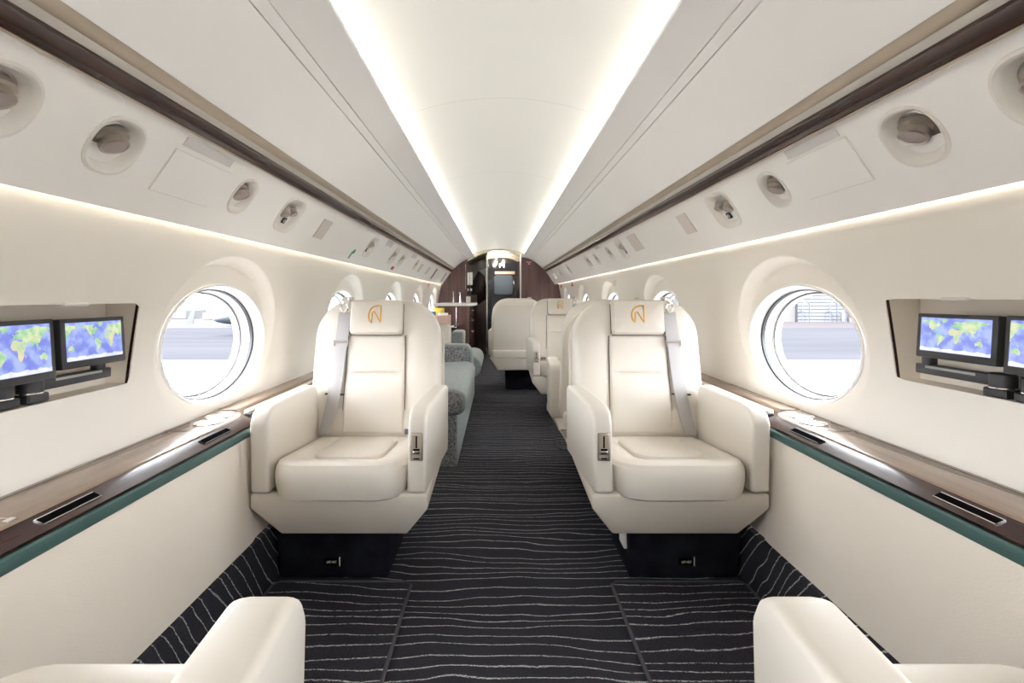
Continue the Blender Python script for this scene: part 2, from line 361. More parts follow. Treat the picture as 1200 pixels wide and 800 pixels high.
SIDES = ((-1, 'left'), (1, 'right'))
WALL = {}; SHELLS = []; OX = -0.025                                 # the overhead fittings sit a little off the floor's centre line
for s, nm in SIDES:
    # ---- side wall liner with window and monitor-recess openings
    zb, zt = 0.60, 1.31
    bays = []
    bays.append((YB, -1.74, zb, zt, (-2.45, WZ, WRY, WRZ, 2))); bays.append((-1.74, -0.32, zb, zt, (-1.03, WZ, WRY, WRZ, 2)))
    bays.append((-0.32, 0.725, zb, zt, (0.39, WZ, WRY, WRZ, 2)))
    RZ0, RZ1 = (0.818, 1.043) if s < 0 else (0.832, 1.055)
    bays.append((0.725, 1.42, zb, zt, (1.045, (RZ0 + RZ1) / 2, 0.298, (RZ1 - RZ0) / 2, 40)))
    for c, a, b in ((1.81, 1.42, 2.52), (3.23, 2.52, 3.94), (4.65, 3.94, 5.36), (6.07, 5.36, 6.78), (7.49, 6.78, YF)):
        bays.append((a, b, zb, zt, (c, WZ, WRY, WRZ, 2)))
    bm = NB(); perforated(bm, bays, lambda y, v: Vector((s * dish_x(y, v), y, v)), ny=30, nv=34, rings=14, oval=(0.385, 0.305, 0.91))
    wall = struct('wall_' + nm, bm, M['wall'], smooth=24); WALL[s] = wall
    # lower side panel behind seats and its riser
    bm = NB(); strip(bm, [(0.905, 0.60), (0.895, 0.215)], 1.60, YF, 1, s); strip(bm, [(1.10, 0.60), (0.905, 0.60)], 1.60, YF, 1, s)
    struct('lower_panel', bm, M['panel'], wall)
    bm = NB(); strip(bm, [(0.899, 0.215), (0.887, 0.20), (0.880, 0.0)], YB, YF, 1, s)
    struct('baseboard_' + nm, bm, M['carpet'])
    bm = NB(); strip(bm, [(1.05, 1.30), (1.06, 1.36), (0.84, 1.62), (0.6, 1.80), (0.3, 1.90), (0, 1.93)], YB, 8.25, 1, s)
    SHELLS.append(obj('outer_shell', bm, M['black'], None))
    # ---- service panel with round recesses
    KY = 1.024 if s < 0 else 0.978                                      # the two sides' fittings are slightly staggered
    def PT(y, t, n=0.0, s=s): return Vector((s * (0.81 + 0.15 * t - 0.8226 * n), y, 1.497 - 0.217 * t - 0.5685 * n))
    tt = 0.45 if s < 0 else 0.425
    vents = [(0.80, 'big'), (1.05, 'big'), (1.575, 'small'), (1.935, 'trio')]
    if s < 0: vents += [(3.166, 'trio'), (3.86, 'trio'), (4.20, 'trio'), (4.90, 'small')]
    else: vents += [(3.502, 'trio'), (3.867, 'small'), (4.388, 'small'), (4.779, 'trio'), (6.095, 'trio'), (6.929, 'small'), (7.675, 'trio')]
    vents = [(y * KY, k) for y, k in vents]
    VR = {'big': (0.064, 0.252, 2.4), 'small': (0.055, 0.235, 2.4), 'trio': (0.083, 0.285, 3.2)}   # half length, half width in t, roundness
    cuts = [YB] + [(a[0] + b[0]) / 2 for a, b in zip(vents, vents[1:])] + [YF]
    bays = []
    for (y, k), a, b in zip(vents, cuts, cuts[1:]):
        a2, b2 = max(a, y - 0.12), min(b, y + 0.12)
        if a2 > a + 1e-4: bays.append((a, a2, 0, 1, None))
        bays.append((a2, b2, 0, 1, (y, tt, VR[k][0], VR[k][1], VR[k][2])))
        if b2 < b - 1e-4: bays.append((b2, b, 0, 1, None))
    bm = NB(); perforated(bm, bays, PT, ny=12, nv=10, rings=2)
    strip(bm, [(0.96, 1.28), (0.963, 1.276), (0.968, 1.279), (0.968, 1.298), (0.90, 1.40)], YB, YF, 1, s)
    struct('service_panel', bm, M['white'], wall).location.x = OX
    # warm light strip hidden above the lip
    bm = NB(); box(bm, *(sorted((s * 0.9945, s * 1.0015))), YB + 0.05, YF - 0.02, 1.2895, 1.291); obj('light_strip', bm, M['slot_light'], wall, smooth=0)
    # ---- vents and lights
    for i, (y, k) in enumerate(vents):
        hl, ht, pw = VR[k]; hw = ht * 0.2638
        side = nm + ' wall'
        order = ['nearest', 'second', 'third', 'fourth', 'fifth', 'sixth', 'seventh', 'eighth', 'ninth', 'tenth', 'eleventh'][i]
        kind = {'big': 'large round recessed reading light', 'small': 'small round recessed air vent', 'trio': 'recessed cluster of two nozzles and a call button'}[k]
        KS = {'big': 'round light', 'small': 'small round air vent', 'trio': 'cluster of nozzles and button'}
        lab = {0: f'{kind} cut by the frame edge above the {nm} monitors', 1: f'whole {kind} with nickel nozzle above the {nm} monitors',
               2: f'{kind} beyond the flush hatch on the {nm} overhead panel', 3: f'{KS[k]} before the small beige plate, {nm} overhead panel'}.get(i, f'{KS[k]} far along the {nm} overhead panel, {order} fitting from the camera')
        cat = {'big': 'light', 'small': 'air vent', 'trio': 'service unit'}[k]
        name = {'big': 'reading_light', 'small': 'air_vent', 'trio': 'service_unit'}[k]
        base = PT(y, tt) + Vector((OX, 0, 0))
        t = thing(name, lab, cat, base, 0, f'fittings along the {nm} overhead panel')
        eY = Vector((0, 1, 0)); eT = (PT(y, 1) - PT(y, 0)).normalized(); eN = Vector((-s * 0.8226, 0, -0.5685))
        def Q(a, b, n): return eY * a + eT * b + eN * n
        def sup(f, nseg=40): 
            out = []
            for q in range(nseg):
                an = 2 * PI * q / nseg; c_, s_ = math.cos(an), math.sin(an); rad = (abs(c_) ** pw + abs(s_) ** pw) ** (-1 / pw)
                out.append((f * hl * c_ * rad, f * hw * s_ * rad))
            return out
        bm = NB(); rows = []
        for f, n in ((1.10, 0.0), (1.09, 0.003), (1.0, 0.004), (0.93, 0.001), (0.86, -0.008), (0.72, -0.022), (0.5, -0.030), (0.25, -0.032)):
            rows.append([bm.verts.new(Q(a, b, n)) for a, b in sup(f)])
        for A, B in zip(rows, rows[1:]):
            for q in range(40): bm.faces.new((A[q], A[(q + 1) % 40], B[(q + 1) % 40], B[q]))
        bm.faces.new(rows[-1])
        obj('bezel', bm, M['bezel'], t)
        dn = (eN * 0.55 + Vector((0, 0, -0.8)) + Vector((-s * 0.1, 0, 0))).normalized(); ax = dn.cross(eY).normalized(); ay = dn.cross(ax)
        def nozzle(c, R, L_, nm_='nozzle'):
            bm = NB()
            lathe(bm, [(R * 1.25, 0), (R * 1.22, L_ * .35), (R, L_ * .5), (R, L_), (R * .88, L_ * 1.08), (R * .82, L_ * .98)], 24, lambda v: c + ax * v.x + ay * v.y + dn * v.z)
            nz = obj(nm_, bm, M['metal'], t)
            bm = NB(); lathe(bm, [(R * .84, L_ * 1.0), (R * .5, L_ * 1.02), (0, L_ * 1.02)], 24, lambda v: c + ax * v.x + ay * v.y + dn * v.z); obj('nozzle_face', bm, M['nozzle_face'], nz)
        if k == 'trio':
            nozzle(Q(-0.032, -0.008, -0.024), 0.021, 0.028); nozzle(Q(0.032, -0.020, -0.024), 0.017, 0.026)
            bm = NB(); b_ = NB(); box(b_, -0.016, 0.016, -0.014, 0.014, 0, 0.006, 0.003, 1)
            merge(bm, b_, lambda c: Q(0.012 + c.x, 0.034 + c.y, -0.018 + c.z)); bt = obj('call_button', bm, M['device'], t)
            bm = NB(); tube(bm, [Q(0.012 - 0.009, 0.034, -0.011), Q(0.012, 0.034 - 0.007, -0.011), Q(0.012 + 0.009, 0.034, -0.011), Q(0.012, 0.034 + 0.007, -0.011)], 0.0012, 6, True)
            obj('button_mark', bm, M['white_print'], bt)
        else:
            f = 1.0 if k == 'big' else 0.9
            nozzle(Q(0, -0.012 * f, -0.026), 0.029 * f, 0.030 * f)
            bm = NB(); lathe(bm, [(0.047 * f, 0), (0.045 * f, 0.005), (0.034 * f, 0.009), (0.032 * f, -0.01)], 28, lambda v: Q(v.x, v.y - 0.012 * f, v.z - 0.028)); obj('collar', bm, M['metal'], t)
    # flat plates and hatches
    def plate(y0, y1, t0, t1, mname, name, lab, cat, th=0.003, skew=0.0, r=0.001):
        bm = NB(); b_ = NB(); box(b_, 0, 1, 0, 1, 0, th)
        merge(bm, b_, lambda c: PT((y0 + (y1 - y0) * c.x) * KY, t0 + (t1 - t0) * c.y, c.z + 0.0003))
        o = obj(name, bm, M[mname], None, smooth=0); o.location.x = OX; tag(o, lab, cat); return o
    d = -0.02 if s < 0 else -0.07
    plate(1.215, 1.425, 0.10 + d * .6, 0.20 + d * .6, 'grey_plate', 'grille_plate', f'pale grey rectangular plate above the flush hatch, {nm} overhead panel', 'plate')
    sm_ = plate(1.202, 1.448, 0.258 + d, 0.752 + d, 'bezel', 'hatch_seam', '', '', 0.0008)
    h = plate(1.205, 1.445, 0.27 + d, 0.74 + d, 'white', 'access_hatch', f'flush white square access hatch on the {nm} overhead panel', 'hatch', 0.0025)
    sm_.parent = h; sm_.location.x = 0
    for k_ in ('label', 'category'): del sm_[k_]
    plate(2.25, 2.36, 0.29 + d, 0.69 + d, 'pink_plate', 'speaker_plate', f'small beige plate beyond the nozzle cluster, {nm} overhead panel', 'plate')
    if s < 0:
        plate(3.44, 3.62, 0.07, 0.24, 'grey_plate', 'number_plate', 'grey plate under the left wood rail before the two paired clusters', 'plate')
        plate(4.47, 4.68, 0.09, 0.25, 'grey_plate', 'number_plate', 'smaller grey plate under the left wood rail beyond the paired clusters', 'plate')
        plate(4.03, 4.12, 0.78, 0.90, 'red', 'red_sticker', 'small red sticker below the left paired clusters', 'sticker')
        for ya, la in ((5.24, 'first'), (5.80, 'second')):
            plate(ya - 0.06, ya + 0.06, 0.30, 0.70, 'grey_plate', 'vent_plate', f'slim grey plate far along the left overhead panel, {la} one', 'plate')
        plate(6.37, 6.45, 0.22, 0.85, 'device', 'door_gap', 'dark upright slit far along the left overhead panel, nearer one', 'slot')
        plate(7.5, 7.55, 0.22, 0.85, 'device', 'door_gap', 'thin dark upright slit at the far end of the left overhead panel', 'slot')
        bm = NB(); lathe(bm, [(0, 0), (0.016, 0), (0.016, 0.004), (0, 0.004)], 16, lambda v: PT(2.985 + v.x, 0.70 + v.y / 0.264, v.z)); b_ = NB(); box(b_, 2.955, 2.97, 0.70, 0.90, 0, 0.004); merge(bm, b_, lambda c: PT(c.x, c.y, c.z))
        pt_ = obj('pin_tag', bm, M['green'], None); pt_.location.x = OX; tag(pt_, 'little green key-shaped tag on the left overhead panel', 'tag')
    else:
        plate(3.05, 3.24, 0.16, 0.62, 'pink_plate', 'speaker_plate', 'second beige plate before the far nozzle cluster, right overhead panel', 'plate')
        plate(4.06, 4.20, 0.02, 0.14, 'grey_plate', 'number_plate', 'little grey plate under the right wood rail', 'plate')

    # ---- wood rail and bronze channel
    bm = NB()
    prism(bm, [(s * 0.818, 1.491), (s * 0.806, 1.485), (s * 0.790, 1.495), (s * 0.779, 1.513), (s * 0.782, 1.524), (s * 0.80, 1.53), (s * 0.83, 1.51)], 'y', YB, YF, 0.003, 2)
    tr = struct('trim_%d' % (1 if s < 0 else 2), bm, M['wood']); tr.location.x = OX
    bm = NB(); strip(bm, [(0.812, 1.510), (0.806, 1.497)], YB, YF, 1, s)
    bm = NB(); prism(bm, [(s * 0.8165, 1.4915), (s * 0.8045, 1.4815), (s * 0.801, 1.4845), (s * 0.81, 1.494)], 'y', YB, YF); obj('lower_bead', bm, M['bronze'], tr)
    bm = NB(); strip(bm, [(0.790, 1.517), (0.792, 1.526), (0.777, 1.540)], YB, YF, 1, s); obj('pale_channel', bm, M['bronze_pale'], tr)
    bm = NB(); strip(bm, [(0.777, 1.540), (0.773, 1.541), (0.764, 1.546), (0.756, 1.555), (0.752, 1.563)], YB, YF, 1, s); obj('bronze_strip', bm, M['bronze'], tr)

# ---- ceiling: arch panels, side headliners, cove strips
ceiling = empty_struct('ceiling'); ceiling.location.x = OX
for o in SHELLS: o.parent = ceiling
cuts = [YB, -1.6, -0.4, 0.8, 1.98, 3.15, 4.3, 5.5, 6.7, YF]
for a, b in zip(cuts, cuts[1:]):
    bm = NB(); strip(bm, [(x / 20 * 0.50, ceil_z(x / 20 * 0.50)) for x in range(-20, 21)], a + 0.0004, b - 0.0004)
    obj('ceiling_panel', bm, M['arch'], ceiling)
for s, nm in SIDES:
    bm = NB(); strip(bm, HEAD[:4], YB, YF, 1, s); strip(bm, [(0.56, 1.704), (0.561, 1.715)], YB, YF, 1, s); strip(bm, [(0.7505, 1.557), (0.757, 1.57)], YB, YF, 1, s)
    obj('outer_headliner', bm, M['headliner'], ceiling)
    bm = NB(); strip(bm, [(0.5565, 1.716), (0.5565, 1.7056), (0.5285, 1.7172), (0.529, 1.728)], YB, YF, 1, s); obj('seam_strip', bm, M['headliner'], ceiling)
    bm = NB(); strip(bm, [(0.5255, 1.730), (0.525, 1.7185), (0.47, 1.735), (0.41, 1.745), (0.407, 1.748), (0.410, 1.756), (0.418, 1.756), (0.425, 1.750), (0.475, 1.752)], YB, YF, 1, s)
    obj('inner_headliner', bm, M['headliner'], ceiling)
    bm = NB(); prism(bm, [(s * 0.468, 1.7525), (s * 0.472, 1.7525), (s * 0.478, 1.774), (s * 0.474, 1.775)], 'y', YB + .05, YF - .05); obj('light_strip', bm, M['cove_light'], ceiling, smooth=0)
    bm = NB(); strip(bm, [(0.474, 1.745), (0.482, 1.778), (0.50, 1.80)], YB, YF, 1, s); obj('cove_back', bm, M['arch'], ceiling)

# ---- windows
def ell(f, y, n=72): return [(y + WRY * f * math.cos(2 * PI * k / n), WZ + WRZ * f * math.sin(2 * PI * k / n)) for k in range(n)]
wi = 0
for s, nm in SIDES:
    for c in WIN_Y:
        wi += 1
        bm = NB(); rows = []
        prof = [(1.025, 0.0, -0.0008), (1.018, 0, -0.006), (0.992, 0, -0.006), (0.985, 0, 0.002), (0.955, 1, 1.118), (0.935, 1, 1.122), (0.93, 1, 1.135), (0.915, 1, 1.140), (0.90, 1, 1.165), (0.885, 1, 1.17), (0.87, 1, 1.20)]
        for f, absx, dx in prof:
            rows.append([bm.verts.new((s * (dx if absx else dish_x(c, min(z, 1.15)) + dx), y, z)) for y, z in ell(f, c)])
        for A, B in zip(rows, rows[1:]):
            for q in range(72): bm.faces.new((A[q], A[(q + 1) % 72], B[(q + 1) % 72], B[q]))
        wo = struct('window_%d' % wi, bm, M['plastic'])
        bm = NB(); n = 72; R1 = [bm.verts.new((s * 1.172, y, z)) for y, z in ell(0.892, c)]; R2 = [bm.verts.new((s * 1.168, y, z)) for y, z in ell(0.866, c)]; R3 = [bm.verts.new((s * 1.174, y, z)) for y, z in ell(0.864, c)]
        for A, B in ((R1, R2), (R2, R3)):
            for q in range(n): bm.faces.new((A[q], A[(q + 1) % n], B[(q + 1) % n], B[q]))
        obj('gasket', bm, M['device'], wo)
        bm = NB(); RR = [[bm.verts.new((s * x, y, z)) for y, z in ell(f, c)] for f, x in ((0.945, 1.126), (0.925, 1.122), (0.912, 1.126), (0.912, 1.138))]
        for A, B in zip(RR, RR[1:]):
            for q in range(n): bm.faces.new((A[q], A[(q + 1) % n], B[(q + 1) % n], B[q]))
        obj('rubber_seal', bm, M['device'], wo)
        bm = NB(); bm.faces.new([bm.verts.new((s * 1.173, y, z)) for y, z in ell(0.88, c)]); obj('pane', bm, M['pane'], wo, smooth=0)

# ---- front and rear ends
def cabin_poly(xa, xb):
    """outline of the cabin section between x = xa and xb, floor to ceiling"""
    def top(x):
        x = max(0.0, abs(x) - 0.04)
        if x <= 0.45: return ceil_z(x) + 0.05
        pts = [(0.45, 1.75)] + [(0.56, 1.704), (0.63, 1.661), (0.75, 1.557), (0.81, 1.497), (0.96, 1.28), (1.0, 1.27), (1.04, 1.04), (1.075, 0.85), (1.09, 0.70)]
        for (x0, z0), (x1, z1) in zip(pts, pts[1:]):
            if x0 <= x <= x1: return z0 + (z1 - z0) * (x - x0) / (x1 - x0)
        return 0.6
    n = 24; P = [(xa + (xb - xa) * i / n, top(xa + (xb - xa) * i / n)) for i in range(n + 1)]
    return [(xa, 0.0)] + P + [(xb, 0.0)] if abs(xb) <= 0.9 and abs(xa) <= 0.9 else ([(xa, 0.0)] + P + [(1.14, 0.6), (0.9, 0.6), (0.9, 0.0)] if xb > 0.9 else [(-0.9, 0.0), (-0.9, 0.6), (-1.14, 0.6)] + P + [(xb, 0.0)])
bm = NB(); prism(bm, [(-0.9, 0), (-1.10, 0.6), (-1.09, 0.9), (-1.02, 1.3), (-0.81, 1.52), (-0.5, 1.8), (0, 1.9), (0.5, 1.8), (0.81, 1.52), (1.02, 1.3), (1.09, 0.9), (1.10, 0.6), (0.9, 0)], 'y', YB - 0.04, YB)
struct('wall_back', bm, M['white'])
front = empty_struct('wall_front')
bm = NB(); prism(bm, cabin_poly(0.375, 1.14), 'y', YF, YF + 0.05); obj('right_partition', bm, M['wood_red'], front, smooth=0)
bm = NB(); prism(bm, cabin_poly(-1.14, -0.56), 'y', YF, YF + 0.05); obj('left_partition', bm, M['wood_red'], front, smooth=0)
for xx, wd in ((-0.225, 0.012), (0.355, 0.012)):
    bm = NB(); box(bm, xx - wd, xx + wd, YF - 0.01, YF + 0.06, 0, 1.80, 0.004, 1); obj('chrome_post', bm, M['chrome'] if xx < 0 else M['bezel'], front)
bm = NB(); tube(bm, [(-0.80, YF - 0.012, 0.92), (-0.80, YF - 0.012, 1.16)], 0.006); tube(bm, [(-0.78 + .19, YF - 0.012, 1.2), (-0.59, YF - 0.012, 1.62)], 0.005); obj('chrome_edge', bm, M['chrome'], front)
# vestibule beyond the doorway
vest = empty_struct('wall_vestibule')
bm = NB(); strip(bm, [(x / 16 * 0.62, 1.862 - 0.62 * (x / 16 * 0.62) ** 2) for x in range(-16, 17)], YF + 0.02, 9.8); obj('soffit', bm, M['beige_soffit'], vest)
xs_ = [x / 16 * 0.60 for x in range(-16, 17)]; bm = NB(); prism(bm, [(x, 1.862 - 0.62 * x * x) for x in xs_] + [(0.60, 1.97), (-0.60, 1.97)], 'y', YF + 0.01, YF + 0.03); obj('header_cap', bm, M['beige_soffit'], vest)
bm = NB(); box(bm, 0.37, 0.40, YF + 0.05, 9.8, 0, 1.80); obj('side_panel', bm, M['wood_red'], vest, smooth=0)
bm = NB(); box(bm, -0.60, -0.56, YF + 0.05, 8.9, 0, 1.78); obj('side_panel', bm, M['wood_red'], vest, smooth=0)
bm = NB(); box(bm, -0.56, -0.235, 8.88, 8.92, 0, 1.86); obj('closet_front', bm, M['wood_red'], vest, smooth=0)
bm = NB(); box(bm, -0.235, -0.215, 8.3, 9.8, 0, 1.86); obj('closet_side', bm, M['gloss_black'], vest, smooth=0)
bm = NB(); prism(bm, [(-0.53, 1.30), (-0.41, 1.52), (-0.27, 1.55), (-0.25, 1.28), (-0.25, 1.02), (-0.40, 0.92), (-0.53, 1.02)], 'y', 8.86, 8.885, 0.006); obj('curved_door_panel', bm, M['wood'], vest)
bm = NB(); prism(bm, [(-0.40, 1.555), (-0.25, 1.60), (-0.25, 1.24), (-0.28, 1.45)], 'y', 8.84, 8.862); obj('pale_facing', bm, M['bezel'], vest)
bm = NB(); box(bm, -0.56, -0.50, 8.84, 8.87, 1.28, 1.52, 0.005, 1); box(bm, -0.55, -0.51, 8.83, 8.86, 1.17, 1.22, 0.005, 1); obj('chrome_fitting', bm, M['chrome'], vest)
bm = NB(); box(bm, -0.545, -0.42, 8.84, 8.87, 0.90, 1.10, 0.004, 1); obj('niche_panel', bm, M['ledge'], vest)
bm = NB(); tube(bm, [(-0.30, 8.85, 1.10), (-0.30, 8.83, 1.12), (-0.30, 8.83, 1.26), (-0.30, 8.85, 1.28)], 0.006); obj('handle', bm, M['chrome'], vest)
bm = NB(); box(bm, -0.75, 0.75, 9.83, 9.86, 0, 2.1); box(bm, -0.75, -0.72, YF + .06, 9.83, 0, 2.1); box(bm, 0.72, 0.75, YF + .06, 9.83, 0, 2.1); box(bm, -0.75, 0.75, YF + .06, 9.83, 2.05, 2.1); obj('outer_shell', bm, M['black'], vest, smooth=0)  # unseen black box added to keep the sky out of the vestibule
d = empty_struct('door_1')
bm = NB(); box(bm, -0.215, 0.37, 9.76, 9.80, 0, 1.62); obj('door_panel', bm, M['gloss_black'], d, smooth=0)
bm = NB(); box(bm, -0.10, 0.31, 9.72, 9.76, 1.52, 1.585, 0.006, 1); obj('tan_strip', bm, M['tan'], d)
bm = NB(); pillow(bm, 0.38, 0.40, (0.05,) * 4, [(0, 0), (0, 0.012), (0.01, 0.02)], lambda u, v, h: Vector((0.08 + u, 9.76 - h, 1.31 + v))); obj('reflection_panel', bm, mat('slate_gloss', (0.10, 0.13, 0.17), 0.15), d)  # paler slate panel put in for the reflection on the dark door
bm = NB(); tube(bm, [(0.24, 9.74, 1.08), (0.27, 9.70, 1.16), (0.29, 9.70, 1.30), (0.28, 9.74, 1.40)], 0.010); obj('grab_handle', bm, M['chrome'], d)
bm = NB(); box(bm, -0.215, 0.37, 9.74, 9.80, 1.62, 1.86); obj('transom', bm, M['gloss_black'], d, smooth=0)
o = bpy.data.curves.new('sign_text', 'FONT'); o.body = 'M'; o.size = 0.14; o.align_x = 'CENTER'; o.extrude = 0.004
to = bpy.data.objects.new('tmp', o); COL.objects.link(to); bpy.context.view_layer.update()
me = bpy.data.meshes.new_from_object(to.evaluated_get(bpy.context.evaluated_depsgraph_get())); bpy.data.objects.remove(to)
me.materials.clear(); me.materials.append(M['lit_sign'])
so = bpy.data.objects.new('lit_sign', me); COL.objects.link(so); so.location = (0.045, 9.73, 1.66); so.rotation_euler = (PI / 2, 0, 0); so.scale = (1.1, 0.9, 1)
tag(so, 'small glowing white letter sign above the dark far door', 'sign')
for i, (x, y) in enumerate(((-0.11, 8.45), (0.08, 8.75), (-0.08, 9.05), (0.08, 9.3), (-0.07, 9.5))):
    z = 1.862 - 0.62 * x * x
    t = thing('downlight', ['round recessed downlight in the beige soffit, nearest, left of centre', 'round recessed downlight in the beige soffit, nearest, right of centre', 'middle downlight left of centre in the beige soffit', 'farthest downlight right of centre before the dark door', 'farthest downlight left of centre before the dark door'][i], 'light', (x, y, z), 0, 'downlights in the vestibule soffit')
    bm = NB(); lathe(bm, [(0.042, 0.002), (0.042, -0.006), (0.032, -0.008), (0.032, 0.0)], 20, lambda v: v); obj('trim_ring', bm, M['chrome'], t)
    bm = NB(); lathe(bm, [(0.031, -0.005), (0, -0.005)], 20, lambda v: v); obj('lens', bm, M['downlight'], t)
    ld = bpy.data.lights.new('downlight_lamp', 'POINT'); ld.energy = 2.0; ld.shadow_soft_size = 0.03; ld.color = (1.0, 0.92, 0.8)
    lo = bpy.data.objects.new('downlight_lamp', ld); COL.objects.link(lo); lo.parent = t; lo.location = (0, 0, -0.06)
bm = NB(); b_ = NB(); box(b_, 0.45, 0.54, YF - 0.004, YF - 0.001, 1.655, 1.668); box(b_, 0.485, 0.512, YF - 0.004, YF - 0.001, 1.615, 1.648); merge(bm, b_)
tag(obj('exit_mark', bm, M['pinkred'], None, smooth=0), 'small pale red T-shaped mark on the right wood partition', 'sign')

# ------------------------------------------------------------------ seats
TEXT_MESH = {}
def text_mesh(body, size, m):
    cu = bpy.data.curves.new('text', 'FONT'); cu.body = body; cu.size = size; cu.align_x = 'CENTER'; cu.align_y = 'CENTER'; cu.extrude = 0.0004
    to = bpy.data.objects.new('tmp', cu); COL.objects.link(to); bpy.context.view_layer.update()
    me = bpy.data.meshes.new_from_object(to.evaluated_get(bpy.context.evaluated_depsgraph_get())); bpy.data.objects.remove(to)
    me.materials.clear(); me.materials.append(m); return me
LIFE = text_mesh('LIFE VEST', 0.0125, M['white_print'])
REC = math.radians(10.5)
def make_seat(ib, label, loc, rotz):
    """ib = local side (+1/-1) that faces the aisle; the seat faces local -Y, front of the arms at y = -0.34"""
    t = thing('cabin_seat', label, 'seat', loc, rotz, 'cream leather cabin seats')
    F = -0.34
    base = Vector((0, F + 0.435, 0.44)); up = Vector((0, math.sin(REC), math.cos(REC))); fw = Vector((0, -math.cos(REC), math.sin(REC)))
    def B(u, v, h): return base + Vector((u, 0, 0)) + up * v + fw * h
    # floor pod, carpeted
    ox = -ib * 0.075
    bm = NB(); prism(bm, [(ox - 0.205, 0.0), (ox + 0.205, 0.0), (ox + 0.215, 0.27), (ox - 0.215, 0.27)], 'y', F + 0.165, F + 0.46, 0.012, 3, lambda c: Vector((c.x, c.y - 0.03 * (c.z / 0.27 - 0.5), c.z)))
    pod = obj('floor_pod', bm, M['pod'], t)
    bm = NB(); box(bm, ox - 0.027 , ox + 0.027, F + 0.158, F + 0.164, 0.062, 0.088, 0.001, 1); lp = obj('life_vest_tag', bm, M['black'], pod, smooth=0); lp['label'] = 'black tag lettered LIFE VEST'
    o = bpy.data.objects.new('lettering', LIFE); COL.objects.link(o); o.parent = pod; o.location = (ox, F + 0.1572, 0.0745); o.rotation_euler = (PI / 2, 0, 0); o.scale = (0.72, 1, 1)
    bm = NB(); box(bm, ox + 0.028, ox + 0.031, F + 0.156, F + 0.162, 0.060, 0.092); obj('tag_edge', bm, M['white_print'], pod, smooth=0)
    if ib < 0:
        bm = NB(); box(bm, ox - 0.222, ox - 0.206, F + 0.20, F + 0.27, 0.10, 0.22, 0.004, 1, lambda c: Vector((c.x - (c.z - 0.1) * 0.04, c.y, c.z))); obj('pod_cover', bm, M['plastic'], pod)
    # skirt: chamfered tub under the cushion
    bm = NB(); secs = []
    for y, zl, zc, xo in ((F + 0.012, 0.0, 0.0, 0.0), (F + 0.04, 0.012, 0.006, 0.0), (F + 0.30, 0.03, 0.02, 0.0), (F + 0.60, 0.04, 0.04, 0.0), (F + 0.66, 0.06, 0.05, 0.0)):
        yb = y + (0.055 if y < F + 0.1 else 0)
        pts = [(-0.305 - xo, y, 0.388), (-0.305 - xo, y, 0.335 + zc), (-0.222, yb, 0.222 + zl * .5), (0.222, yb, 0.222 + zl * .5), (0.305 + xo, y, 0.335 + zc), (0.303 + xo, y, 0.388)]
        secs.append([bm.verts.new(p) for p in pts])
    for A, C in zip(secs, secs[1:]):
        for k in range(6): bm.faces.new((A[k], A[(k + 1) % 6], C[(k + 1) % 6], C[k]))
    bm.faces.new(secs[0][::-1]); bm.faces.new(secs[-1])
    bmesh.ops.recalc_face_normals(bm, faces=bm.faces[:])
    bmesh.ops.bevel(bm, geom=[e for e in bm.edges if len(e.link_faces) == 2 and e.calc_face_angle(0) > 0.4], offset=0.010, segments=3, profile=0.5, affect='EDGES')
    obj('skirt', bm, M['leather_shell'], t)
    # seat cushion: wide bolster body and an inset centre pad
    cw, cl = 0.468, 0.50; cyc = F - 0.048 + cl / 2
    slope = lambda v: -0.050 * (v + cl / 2) / cl                           # lower towards the back
    def zbody(u, v, d):
        z = slope(v)
        if d > 0.06: z -= 0.020 * smooth01((d - 0.06) / 0.05)
        if d < 0.03 and False: z = 0
        return z
    bm = NB()
    pillow(bm, cw, cl, (0.03, 0.03, 0.12, 0.12), [(0.035, -0.135), (0.012, -0.125), (0.004, -0.10), (0, -0.075), (0.0, -0.05), (0.004, -0.028), (0.007, -0.022), (0.008, -0.019), (0.012, -0.010), (0.022, -0.004), (0.04, 0.0), (0.06, 0.001), (0.08, 0.0), (0.11, 0.0), (0.2, 0)],
           lambda u, v, h: Vector((u, cyc + v, 0.512 + h)), lambda u, v, d: zbody(u, v, d) if d > 0.03 else slope(v) * (1 if d > 0.005 else 0.5), 12)
    obj('seat_cushion', bm, M['leather'], t)
    bm = NB()
    pillow(bm, 0.255, 0.37, (0.02, 0.02, 0.085, 0.085), [(0.0, -0.03), (0.0, -0.010), (0.003, -0.004), (0.010, 0.0), (0.03, 0.002), (0.07, 0.0), (0.11, -0.003)],
           lambda u, v, h: Vector((u, cyc + 0.055 + v, 0.512 + h)), lambda u, v, d: slope(v + 0.055) - 0.002, 12)
    obj('cushion_centre', bm, M['leather'], t)
    # backrest
    bw, bh = 0.575, 0.628; vc = -0.004 + bh / 2
    def tap(u, v): return u * (1.0 - 0.03 * smooth01((v + 0.1) / 0.4))
    bm = NB()
    def zback(u, v, d):
        return -0.020 * smooth01((d - 0.135) / 0.05) + 0.0
    pillow(bm, bw, bh, (0.165, 0.165, 0.04, 0.04), [(0.05, -0.165), (0.02, -0.155), (0.006, -0.13), (0.0, -0.10), (0.0, -0.05), (0.004, -0.028), (0.010, -0.016), (0.022, -0.006), (0.05, 0.002), (0.09, 0.004), (0.13, 0.0), (0.155, 0.0), (0.19, 0.0), (0.23, 0)],
           lambda u, v, h: B(tap(u, v), vc + v, h), zback, 14)
    back = obj('backrest', bm, M['leather'], t)
    # rear shell with a kick band
    bm = NB(); pillow(bm, bw + 0.012, bh - 0.02, (0.165, 0.165, 0.05, 0.05), [(0.03, 0.0), (0.0, 0.02), (0.0, 0.05)], lambda u, v, h: B(tap(u, v), vc + v - 0.012, -0.185 + h), None, 12)
